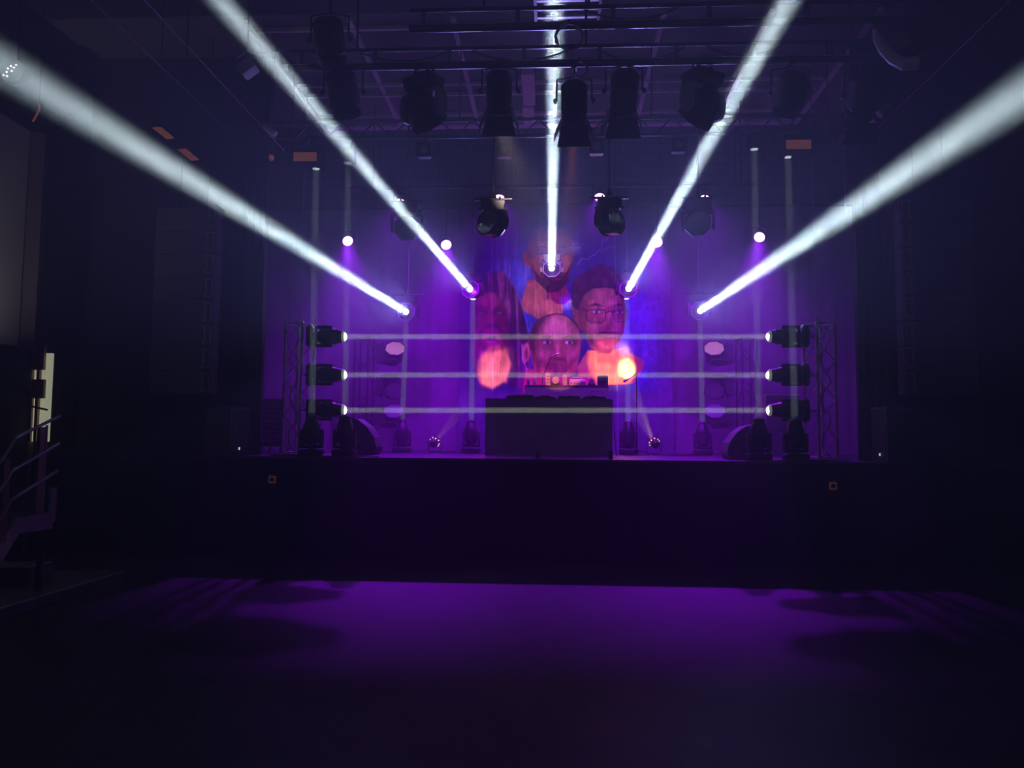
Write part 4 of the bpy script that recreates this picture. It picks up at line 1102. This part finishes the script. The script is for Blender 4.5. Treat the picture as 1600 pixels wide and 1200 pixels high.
# ------------------------------------------------------------------ amber floor lamps
AMBER = (1.0, 0.36, 0.05)
for px, py, tgt, pw, hot, lab in ((680, 690, (774, 576), 1000, 0, 'low floor lamp glowing amber left of the desk, beam slanting right'), (1022, 691, (957, 572), 1300, 1, 'low floor lamp glowing amber right of the desk, beam slanting left')):
    Y = 14.7
    a = P(px, py, Y); b = P(tgt[0], tgt[1], BANY)
    t = thing('floor_par', lab, 'stage light', T((a.x, Y, SZ + 0.002)), 'amber floor lamps')
    hz_ = a.z - SZ
    MB().rbox((0, 0, 0.012), (0.22, 0.18, 0.02), 0.03).build('foot_plate', 'dark_metal', t)
    MB().path([(-0.125, 0, hz_), (-0.125, 0, 0.04), (-0.05, 0, 0.025), (0.05, 0, 0.025), (0.125, 0, 0.04), (0.125, 0, hz_)], 0.010).build('bracket', 'dark_metal', t)
    d = b - a; q = d.to_track_quat('Z', 'Y').to_matrix().to_4x4(); q.translation = Vector((0, 0, hz_))
    bd = link('housing', par_body, t, q @ Matrix.Scale(0.85, 4))
    link('lens', par_lens['amber'], bd)
    rm = MB()
    for k in range(9):
        an = k * 2 * math.pi / 9
        rm.lathe([(0.012, 0), (0.012, 0.008), (0, 0.011)], 8, (0.112 * math.cos(an), 0.112 * math.sin(an), -0.02 - 0.02 * (k % 2)), (math.cos(an), math.sin(an), 0))
    rm.build('led_rim', 'amber_lens', bd)
    s0 = wmat(bd) @ Vector((0, 0, 0.05))
    spot('amber_lamp', s0, b, 17 if not hot else 21, pw, AMBER, 0.6, 0.03, bd)
    if hot: spot('amber_core', s0, P(979, 577, BANY), 8.5, 5500, (1.0, 0.70, 0.45), 0.8, 0.03, bd)
    MB().path([(a.x + 0.12, Y + 0.03, SZ + 0.008), (a.x + 0.3, Y + 0.1, SZ + 0.008), (a.x + 0.5, Y - 0.05, SZ + 0.008), (a.x + 0.7, Y + 0.05, SZ + 0.008)], 0.006)

# ------------------------------------------------------------------ desk in the middle
DY = 12.4
dl, dr = P(758, 700, DY), P(957, 700, DY)
zt = P(858, 623, DY).z
dcx, dw = (dl.x + dr.x) / 2, dr.x - dl.x
desk = thing('equipment_desk', 'wide table under a black floor-length cloth in the middle of the stage', 'table', T((dcx, DY, SZ)))
H_ = zt - SZ
fp = [(-dw / 2 + dw * i / 24, -0.02 - 0.16 * (1 - (2 * i / 24 - 1) ** 2)) for i in range(25)]
cl = MB(); vs, fs = [], []
nz = 10
for j in range(nz + 1):
    t_ = j / nz
    for i, (x, y) in enumerate(fp):
        vs.append((x, y * (1 - t_) ** 0.8 + 0.008 * math.sin(i * 2.1) * (1 - t_), 0.006 + t_ * (H_ - 0.006)))
for j in range(nz):
    for i in range(24):
        a = j * 25 + i; fs.append((a, a + 1, a + 26, a + 25))
cl.add(vs, fs)
cl.box((0, 0.36, H_ - 0.012), (dw, 0.74, 0.024)); cl.box((-dw / 2 + 0.006, 0.37, H_ / 2), (0.012, 0.72, H_ - 0.02)); cl.box((dw / 2 - 0.006, 0.37, H_ / 2), (0.012, 0.72, H_ - 0.02))
cl.build('cloth', 'cloth', desk, True)
for sx in (-1, 1):
    for yy in (0.08, 0.66): MB().tube((sx * (dw / 2 - 0.08), yy, 0), (sx * (dw / 2 - 0.08), yy, H_ - 0.03), 0.02).build('leg', 'steel', desk)
# machines on the desk
rg = random.Random(4)


def deck(px0, px1, hh, label, name='mixer', dy=0.25, kn=14, jog=False):
    a, b = P(px0, 618, DY + dy), P(px1, 618, DY + dy)
    t = thing(name, label, 'audio mixer' if name == 'mixer' else 'media player', T(((a.x + b.x) / 2, DY + dy, zt + 0.001)))
    W_ = b.x - a.x
    bd = MB().prism([(-W_ / 2, -0.16, 0), (-W_ / 2, 0.18, 0), (-W_ / 2, 0.18, hh * 1.5), (-W_ / 2, -0.16, hh)], (0, 0, 0), (W_, 0, 0)).build('body', 'plastic', t, bevel=0.006)
    for k in range(kn):
        x, y = rg.uniform(-W_ / 2 + 0.03, W_ / 2 - 0.03), rg.uniform(-0.13, 0.15)
        z = hh + (y + 0.16) / 0.34 * hh * 0.5
        MB().lathe([(0.010, -0.003), (0.010, 0.014), (0.007, 0.018)], 8, (x, y, z)).build('knob', 'white', t)
    if jog:
        MB().lathe([(0.09, 0), (0.09, 0.016), (0.08, 0.022), (0.0, 0.022)], 24, (0, -0.02, hh * 1.22), (0, -0.147 * hh / 0.1, 1)).build('jog_wheel', 'dark_metal', t, True)
    MB().box((0, 0.12, hh * 1.45 + 0.006), (W_ * 0.4, 0.06, 0.006)).build('screen', 'glass', t)
    return t


deck(792, 834, 0.055, 'black mixer with many knobs at the left end of the desk', kn=22)
deck(836, 868, 0.035, 'flat black media player with round wheel on the desk, left of its twin', 'media_player', kn=5, jog=True)
deck(872, 906, 0.045, 'black mixer with pale knobs in the middle of the desk', kn=18)
deck(911, 946, 0.04, 'flat black media player with round wheel at the right end of the desk', 'media_player', kn=5, jog=True)
for i, (pts, lab) in enumerate((([(914, 617), (925, 611), (940, 611), (950, 617), (956, 621)], 'thin cable arching over the right end of the desk'), ([(957, 624), (960, 640), (958, 660), (961, 690)], 'cable hanging down the right side of the desk'), ([(787, 620), (800, 616), (812, 607), (816, 602)], 'short cable between the desk and the riser on the left'))):
    yy = [DY + 0.1, DY + 0.05, DY + 0.74][i]
    pp = [P(x, y, yy) for x, y in pts]
    if i == 1: pp.append(Vector((pp[-1].x + 0.03, yy, SZ + 0.008)))
    if i == 0: pp[0].z = pp[-1].z = zt + 0.008
    if i == 2:
        pp[0].z = zt + 0.01; pp[-1].y = 13.82
    tag(MB().path(pp, 0.007, 6).build('desk_cable', 'pale_cable', smooth=True), lab, 'cable', 'cables at the desk')

# ------------------------------------------------------------------ riser table behind with amber-lit machines
RY = 13.8
rl, rr2 = P(820, 610, RY), P(951, 610, RY)
rz = P(885, 602, RY).z
rw, rcx = rr2.x - rl.x, (rl.x + rr2.x) / 2
rt_ = thing('rear_table', 'second table behind the desk, faced with plain violet-lit board', 'table', T((rcx, RY, SZ)))
MB().box((0, 0.3, rz - SZ - 0.02), (rw, 0.6, 0.04)).build('top', 'case', rt_)
MB().box((0, 0.006, (rz - SZ) / 2 - 0.02), (rw, 0.012, rz - SZ - 0.045)).build('front_board', 'panel_grey', rt_)
for sx in (-1, 1):
    for yy in (0.05, 0.55): MB().box((sx * (rw / 2 - 0.03), yy, (rz - SZ - 0.04) / 2), (0.05, 0.05, rz - SZ - 0.04)).build('leg', 'case', rt_)


def gear(name, label, cat, x0, y0, x1, y1, m, kind):
    a, b = P(x0, y1, RY + 0.1), P(x1, y0, RY + 0.1)
    W_, Hh = b.x - a.x, max(0.03, b.z - max(a.z, rz - 0.02))
    Hh = max(0.04, b.z - rz)
    t = thing(name, label, cat, T(((a.x + b.x) / 2, RY + 0.18, rz + 0.001)), 'small machines on the rear table')
    if kind == 'tower':
        bd = MB().rbox((0, 0, Hh / 2), (W_, min(0.12, W_ * 1.2), Hh), W_ * 0.15).build('body', m, t, True)
        for k in range(3): MB().box((0, -min(0.12, W_ * 1.2) / 2 - 0.002, Hh * (0.25 + 0.25 * k)), (W_ * 0.6, 0.004, 0.008)).build('slot', 'plastic', bd)
    elif kind == 'box':
        bd = MB().prism([(-W_ / 2, -0.10, 0), (-W_ / 2, 0.12, 0), (-W_ / 2, 0.12, Hh), (-W_ / 2, -0.03, Hh), (-W_ / 2, -0.10, Hh * 0.65)], (0, 0, 0), (W_, 0, 0)).build('body', m, t, bevel=0.008)
        for k in range(5): MB().lathe([(0.012, 0), (0.010, 0.015), (0, 0.016)], 8, (-W_ / 2 + W_ * (k + 0.5) / 5, -0.099, Hh * 0.33), (0, -1, 0)).build('knob', 'plastic', bd)
        MB().path([(-W_ * 0.3, 0.03, Hh), (-W_ * 0.28, 0.03, Hh + 0.03), (W_ * 0.28, 0.03, Hh + 0.03), (W_ * 0.3, 0.03, Hh)], 0.006).build('handle', 'white', bd)
    elif kind == 'reel':
        MB().box((0, 0.02, Hh * 0.2), (W_, 0.12, Hh * 0.4)).build('base', 'plastic', t)
        MB().lathe([(Hh * 0.34, -0.02), (Hh * 0.40, -0.01), (Hh * 0.40, 0.02), (Hh * 0.1, 0.025)], 16, (0, -0.03, Hh * 0.6), (0, -1, 0)).build('wheel', m, t, True)
    elif kind == 'dark':
        bd = MB().box((0, 0, Hh / 2), (W_, 0.25, Hh)).build('body', 'case', t, bevel=0.01)
        MB().box((0, -0.128, Hh * 0.55), (W_ * 0.8, 0.006, Hh * 0.5)).build('panel', 'dark_metal', bd)
        for k in range(4): MB().lathe([(0.012, 0), (0.012, 0.012), (0, 0.013)], 8, (-W_ * 0.3 + W_ * 0.2 * k, -0.131, Hh * 0.6), (0, -1, 0)).build('knob', 'grey', bd)
    return t


gear('effect_pedal', 'tiny upright amber-lit box at the left end of the rear table', 'audio gear', 823, 593, 828, 602, 'gear_orange', 'tower')
gear('effect_unit', 'small slim amber-lit bottle-like unit near the left of the rear table', 'audio gear', 833, 588, 838, 602, 'gear_orange', 'tower')
gear('synth_module', 'tall amber-lit box with slots left of centre on the rear table', 'audio gear', 852, 583, 860, 600, 'gear_orange', 'tower')
gear('tape_reel', 'small amber-lit wheel machine at the middle of the rear table', 'audio gear', 862, 588, 874, 601, 'gear_orange', 'reel')
gear('synth_module', 'tall amber-lit box with slots right of centre on the rear table', 'audio gear', 879, 586, 886, 602, 'gear_orange', 'tower')
gear('drum_machine', 'long low amber-lit machine with handle on the rear table', 'audio gear', 890, 592, 915, 602, 'gear_orange', 'box')
gear('tape_reel', 'dim round wheel machine right of the long amber-lit one', 'audio gear', 919, 592, 930, 602, 'grey', 'reel')
gear('amplifier', 'dark boxy unit with knobs at the right end of the rear table', 'audio gear', 934, 587, 950, 602, 'case', 'dark')


def mic_stand(label, foot, pts, mic_dir, base_z, tri=True):
    t = thing('microphone_stand', label, 'microphone stand', T(foot))
    f = Vector(foot)
    if tri:
        for k in range(3):
            an = R(90 + 120 * k); MB().tube((0, 0, 0.10), (0.26 * math.cos(an), 0.26 * math.sin(an), 0.012), 0.010).build('leg', 'dark_metal', t)
    else:
        MB().lathe([(0.07, 0), (0.07, 0.01), (0.015, 0.02)], 16).build('base', 'dark_metal', t, True)
    for i, (a, b) in enumerate(zip(pts, pts[1:])):
        MB().tube(Vector(a) - f, Vector(b) - f, 0.009 if tri else 0.008).build(['pole', 'boom'][min(i, 1)], 'dark_metal', t)
    e = Vector(pts[-1]) - f; md = Vector(mic_dir).normalized()
    mc = MB().lathe([(0.010, 0), (0.014, 0.05), (0.022, 0.09), (0.026, 0.12), (0.02, 0.14), (0, 0.148)], 12, e, md).build('microphone', 'steel', t, True)
    return t


f0 = P(847, 602, RY + 0.35)
mic_stand('short gooseneck microphone stand rising from the rear table', (f0.x, RY + 0.40, rz + 0.002), [(f0.x, RY + 0.40, rz), (P(848, 588, RY + 0.4).x, RY + 0.4, P(848, 588, RY + 0.4).z), tuple(P(862, 557, RY + 0.4))], (0.9, 0, 0.4), rz, False)
g0 = P(995, 700, 14.2)
mic_stand('slim black microphone stand with boom standing right of the desk', (g0.x, 14.2, SZ + 0.001), [(g0.x, 14.2, SZ + 0.1), (g0.x, 14.2, P(995, 583, 14.2).z), tuple(P(985, 591, 14.2))], (-0.8, 0, -0.4), SZ)

# cans standing on the stage lip
for px, lab in ((840, 'small dark drink can standing on the stage lip in front of the desk'), (954, 'small dark drink can standing on the stage lip below the right end of the desk')):
    a = P(px, 714, 10.62)
    t = thing('drink_can', lab, 'can', T((a.x, 10.62, SZ + 0.001)), 'cans on the stage lip')
    MB().lathe([(0.026, 0), (0.033, 0.008), (0.033, 0.10), (0.027, 0.115)], 16).build('can', 'can', t, True)
    MB().lathe([(0.027, 0.114), (0.028, 0.118), (0.024, 0.118), (0.022, 0.114)], 16).build('rim', 'steel', t, True)

# rack left of the opening, cases on the right
a, b = P(415, 700, 12.6), P(440, 622, 12.6)
t = thing('equipment_rack', 'dark wheeled rack of equipment half hidden behind the left tower', 'rack', T(((a.x + b.x) / 2 - 0.05, 12.6, SZ)))
rwid, rh = 0.42, b.z - SZ
MB().box((0, 0.25, rh / 2 + 0.05), (rwid, 0.5, rh - 0.12)).build('case', 'case', t, bevel=0.012)
for k in range(4):
    dv = MB().box((0, -0.006, 0.2 + k * (rh - 0.25) / 4), (rwid - 0.08, 0.012, (rh - 0.3) / 4 - 0.03)).build('device', 'dark_metal', t)
    MB().box((0, -0.014, 0.2 + k * (rh - 0.25) / 4), (rwid - 0.16, 0.004, 0.02)).build('display', 'grey', dv)
for sx in (-1, 1):
    for yy in (0.06, 0.44): MB().lathe([(0.045, -0.012), (0.05, 0), (0.045, 0.012)], 12, (sx * 0.16, yy, 0.052), (1, 0, 0)).build('wheel', 'plastic', t, True)
a, b = P(1196, 700, 13.6), P(1250, 616, 13.6)
t = thing('flight_case', 'dark edged case standing behind the right tower', 'case', T(((a.x + b.x) / 2, 13.6, SZ + 0.001)))
cw, chh = b.x - a.x, b.z - SZ
cb = MB().box((0, 0.25, chh / 2), (cw, 0.5, chh)).build('body', 'case', t, bevel=0.01)
eg = MB()
for z in (0.01, chh * 0.72, chh - 0.01): eg.box((0, -0.004, z), (cw, 0.012, 0.022))
for x in (-1, 1): eg.box((x * (cw / 2 - 0.01), -0.004, chh / 2), (0.022, 0.012, chh))
eg.build('edging', 'alu', cb)
MB().box((0, -0.012, chh * 0.45), (0.12, 0.02, 0.08)).build('handle', 'dark_metal', cb)

# sockets and scuffs on the stage front
for px, py, lab in ((427, 749, 'small square orange-lit socket on the stage front at the left'), (1300, 759, 'small dim orange socket on the stage front at the right')):
    a = P(px, py, SY)
    t = thing('floor_socket', lab, 'socket', T((a.x, SY - 0.031, a.z)), 'sockets on the stage front')
    MB().box((0, -0.008, 0), (0.10, 0.016, 0.10)).build('plate', 'socket', t, bevel=0.004)
    MB().lathe([(0.03, 0), (0.03, 0.008), (0.02, 0.008)], 14, (0, -0.016, 0), (0, -1, 0)).build('cover', 'plastic', t)
tag(MB().box((P(1304, 750, SY).x, SY - 0.034, P(1304, 750, SY).z), (0.07, 0.008, 0.022)).build('label_plate', 'grey'), 'tiny grey plate just above the right socket on the stage front', 'plate')
# cable runs along the stage lip
for i, (x0, x1, yy, lab) in enumerate(((-3.9, -2.4, 10.6, 'cable lying along the stage lip at the left moving heads'), (2.6, 3.9, 10.6, 'cable lying along the stage lip at the right moving heads'), (-2.2, -0.95, 14.3, 'cable on the stage floor running to the left amber lamp'), (1.2, 2.7, 14.3, 'cable on the stage floor running from the right amber lamp'))):
    pts = [(x0 + (x1 - x0) * k / 20, yy + 0.05 * math.sin(k * 1.1 + i), SZ + 0.009) for k in range(21)]
    tag(MB().path(pts, 0.008, 6).build('floor_cable', 'cable', smooth=True), lab, 'cable', 'cables on the stage floor')

# ------------------------------------------------------------------ left of the hall: panel, doorway, staircase, low platforms
pa, pb, pc = P(0, 205, 9.9), P(32, 205, 9.9), P(62, 205, 9.9)
zb_, zt_ = P(16, 541, 9.9).z, pa.z
t = thing('wall_board', 'large pale grey board high on the left wall with a brown return', 'board', T((pb.x, 9.9, zb_)))
MB().box((-XW + 0.03 - pb.x, -1.25, (zt_ - zb_) / 2), (0.05, 2.5, zt_ - zb_)).build('face', 'panel_grey', t)
MB().prism([(-XW + 0.01 - pb.x, 0, 0), (pc.x - pb.x, 0.12, 0), (pc.x - pb.x, 0.18, 0), (-XW + 0.01 - pb.x, 0.06, 0)], (0, 0, -0.05), (0, 0, zt_ - zb_)).build('return_face', 'panel_brown', t)
# landing wall below the board
struct('trim_3', cuboid(-XW + 0.001, P(33, 600, 10.3).x, 10.28, 10.38, 0.001, P(20, 543, 10.3).z), 'wood')
# lit glazed door
x0, x1 = P(36, 600, 10.34).x, P(80, 600, 10.34).x
z0_, z1_ = P(50, 690, 10.34).z, P(60, 552, 10.34).z
dr_ = struct('door_1', cuboid(x0, x1, 10.33, 10.37, z0_, z1_), 'door_glow')
dk = MB()
w_ = x1 - x0
dk.box((x0 + w_ * 0.62, 10.30, (z0_ + z1_) / 2), (w_ * 0.10, 0.05, z1_ - z0_))
dk.box((x0 + w_ * 0.18, 10.30, z1_ - 0.2), (w_ * 0.40, 0.05, 0.42)); dk.box((x0 + w_ * 0.5, 10.30, z1_ - 0.06), (w_ * 0.6, 0.05, 0.35)); dk.box((x0 + w_ * 0.65, 10.29, z1_ - 0.5), (w_ * 0.42, 0.05, 0.26))
dk.box((x0 + w_ * 0.5, 10.29, z0_ + 0.48), (w_, 0.03, 0.025), (0, R(12), 0)); dk.box((x0 + w_ * 0.10, 10.30, z0_ + 0.4), (0.02, 0.04, 0.8)); dk.box((x0 + w_ * 0.32, 10.30, z0_ + 0.35), (w_ * 0.26, 0.04, 0.7))
dk.build('door_frame', 'wood', dr_)
# staircase climbing along the left wall
SX = -5.0


def Q(px, py, X=SX):
    d = CM @ Vector(((px - 800) / F_PX, (600 - py) / F_PX, -1))
    return CAM + d * (X / d.x)


st = thing('staircase', 'grey steel staircase with landing and three-bar railing at the far left', 'staircase', T((0, 0, 0)))
poly = [(-60, 925), (0, 850), (26, 811), (83, 800), (82, 826), (30, 834), (0, 884), (-60, 985)]
pp = [Q(x, y) for x, y in poly]
for p_ in pp: p_.z = max(p_.z, 0.27)
for x_ in (0.0, -0.98):
    MB().prism(pp, (x_ - 0.04, 0, 0), (x_, 0, 0)).build('stringer', 'paint_purple', st)
la, lb = Q(26, 806), Q(83, 802)
lz = (la.z + lb.z) / 2
MB().box((SX - 0.51, (la.y + lb.y) / 2, lz - 0.03), (0.92, lb.y - la.y, 0.05)).build('landing', 'step', st)
MB().box((SX - 0.50, lb.y + 0.02, lz + 0.08), (1.02, 0.03, 0.34)).build('end_board', 'wood', st)
MB().box((SX - 0.005, lb.y - 0.02, lz + 0.07), (0.03, 0.06, 0.34)).build('end_post', 'paint_purple', st)
for k in range(4):
    MB().box((SX - 0.51, la.y - 0.10 - 0.19 * k, lz - 0.13 - 0.16 * k), (0.92, 0.22, 0.035)).build('tread', 'step', st)
for px, y0, y1 in ((60, 804, 667), (4, 848, 716)):
    a_, b_ = Q(px, y0), Q(px, y1)
    MB().box((SX - 0.01, a_.y, (a_.z + b_.z) / 2), (0.03, 0.085, b_.z - a_.z)).build('post', 'wood', st)
for pts in ([(-25, 762), (0, 722), (25, 684), (93, 650)], [(-25, 803), (0, 766), (20, 735), (92, 693)], [(-25, 848), (0, 812), (18, 781), (89, 736)]):
    MB().path([Q(x, y) for x, y in pts], 0.016, 8).build('rail', 'paint_purple', st)
a_, b_ = Q(66, 803), Q(66, 664)
MB().tube(a_, (a_.x, a_.y, b_.z), 0.012).build('post', 'paint_purple', st)
MB().tube((SX - 0.9, lb.y - 0.1, lz), (SX - 0.9, lb.y - 0.1, lz + 0.95), 0.022).build('post', 'paint_purple', st)
for x_, z_ in ((-0.06, 0.088), (-0.9, 0.088)): MB().tube((SX + x_, lb.y - 0.08, z_), (SX + x_, lb.y - 0.08, lz - 0.05), 0.03).build('leg', 'dark_metal', st)
# unseen lamp added on the left wall to brighten board and stairs
t = thing('added_wall_lamp', 'small unseen fill lamp added on the left wall above the stairs', 'fill lamp', T((-XW + 0.001, 8.3, 2.45)))
MB().box((0.30, 0, 0), (0.16, 0.16, 0.10)).build('housing', 'grey', t, bevel=0.01)
MB().box((0.12, 0, -0.02), (0.24, 0.04, 0.04)).build('bracket', 'grey', t)
MB().lathe([(0.05, 0), (0.05, 0.03), (0.0, 0.05)], 14, (0.30, 0, 0.05), (0, 0, 1)).build('glass', mat('added_lamp_glass', (0.9, 0.85, 0.8), 0.3, emit=(1, 0.85, 0.7), estr=1.0), t, True)
area_beam('added_lamp_light', (-XW + 0.30, 8.3, 2.56), (-7.05, 9.0, 4.0), 0.10, 110, 6.0, (1.0, 0.86, 0.82), t)
# low platforms on the floor
for i, (x0, x1, y1, zt2, lab) in enumerate(((-XW + 0.002, -4.83, 8.62, 0.085, 'low dark platform with violet-lit edge on the floor at the left'), (-XW + 0.002, -5.35, 8.15, 0.26, 'second step standing on the low platform at the far left'), (5.02, XW - 0.002, 8.3, 0.085, 'low platform corner on the floor at the right edge'))):
    z0p = 0.001 if i != 1 else 0.087
    t = thing('platform', lab, 'platform', T(((x0 + x1) / 2, 0, z0p)), 'low floor platforms')
    W_ = x1 - x0; ya = 2.0 if i != 1 else 7.75
    MB().box((0, (ya + y1) / 2, (zt2 - z0p) / 2), (W_, y1 - ya, zt2 - z0p)).build('deck', 'step', t)
    ex = (W_ / 2 - 0.03) * (1 if i < 2 else -1)
    MB().box((ex, (ya + y1) / 2, zt2 - z0p + 0.002), (0.05, y1 - ya, 0.008)).build('edge_strip', 'alu', t)
    if i == 0:
        MB().box((-0.02, y1 - 0.03, zt2 - z0p + 0.002), (W_ - 0.1, 0.05, 0.008)).build('end_strip', 'paint_purple', t)

# amber lamp light on the machines and the weak amber shafts across the hall
t = [o for o in COL.objects if o.get('label', '').startswith('black theatre lamp hanging low')][0]
hb = [c for c in t.children if c.name.startswith('housing')][0]
spot('gear_lamp', wmat(hb) @ Vector((0, 0, 0.30)), P(874, 561, RY), 10.3, 1900, (1.0, 0.26, 0.05), 0.15, 0.05, hb)
t = [o for o in COL.objects if o.get('label', '').startswith('black theatre lamp with flared')][0]
hb = [c for c in t.children if c.name.startswith('housing')][0]
wash('banner_lamp', wmat(hb) @ Vector((0, 0, 0.30)), P(868, 470, BANY), 24, 1400, (1.0, 0.78, 0.66), 0.1, hb)

# fill light added behind the viewer to lift the dark rig and speakers
t = thing('fill_light', 'dim long unseen fill light added on the rear wall of the hall', 'fill light', T((0, -2.94, 5.6)))
MB().box((0, 0, 0), (2.4, 0.10, 0.16)).build('housing', 'grey', t, bevel=0.01)
tube_ = MB().box((0, 0.055, 0), (2.2, 0.012, 0.10)).build('diffuser', mat('fill_diffuser', (0.8, 0.8, 0.85), 0.4, emit=(0.6, 0.5, 0.8), estr=0.5), t)
l = bpy.data.lights.new('fill_lamp', 'AREA'); l.shape = 'RECTANGLE'; l.size = 2.2; l.size_y = 0.1; l.energy = 12; l.color = (0.60, 0.42, 0.85)
o = bpy.data.objects.new('fill_lamp', l); COL.objects.link(o); place_light(o, (0, -2.85, 5.6), (0, 12, 5.2), t)

# small junction boxes on the lattice truss above the inner floor beams
for px, py, lab in ((546, 244, 'small black junction box on the truss where the second floor beam ends'), (1179, 222, 'small black junction box on the truss where the third floor beam ends')):
    a = P(px, py, 10.86)
    t = thing('junction_box', lab, 'junction box', T(a), 'junction boxes on the lattice truss')
    MB().box((0, 0, 0), (0.17, 0.15, 0.22)).build('housing', 'matt_black', t, bevel=0.006)
    MB().box((0, -0.078, 0.04), (0.10, 0.006, 0.06)).build('lid', 'dark_metal', t)
    MB().tube((0, 0.04, 0.10), (0, 0.135, TZ0 - a.z - 0.01), 0.014).build('bracket', 'dark_metal', t)
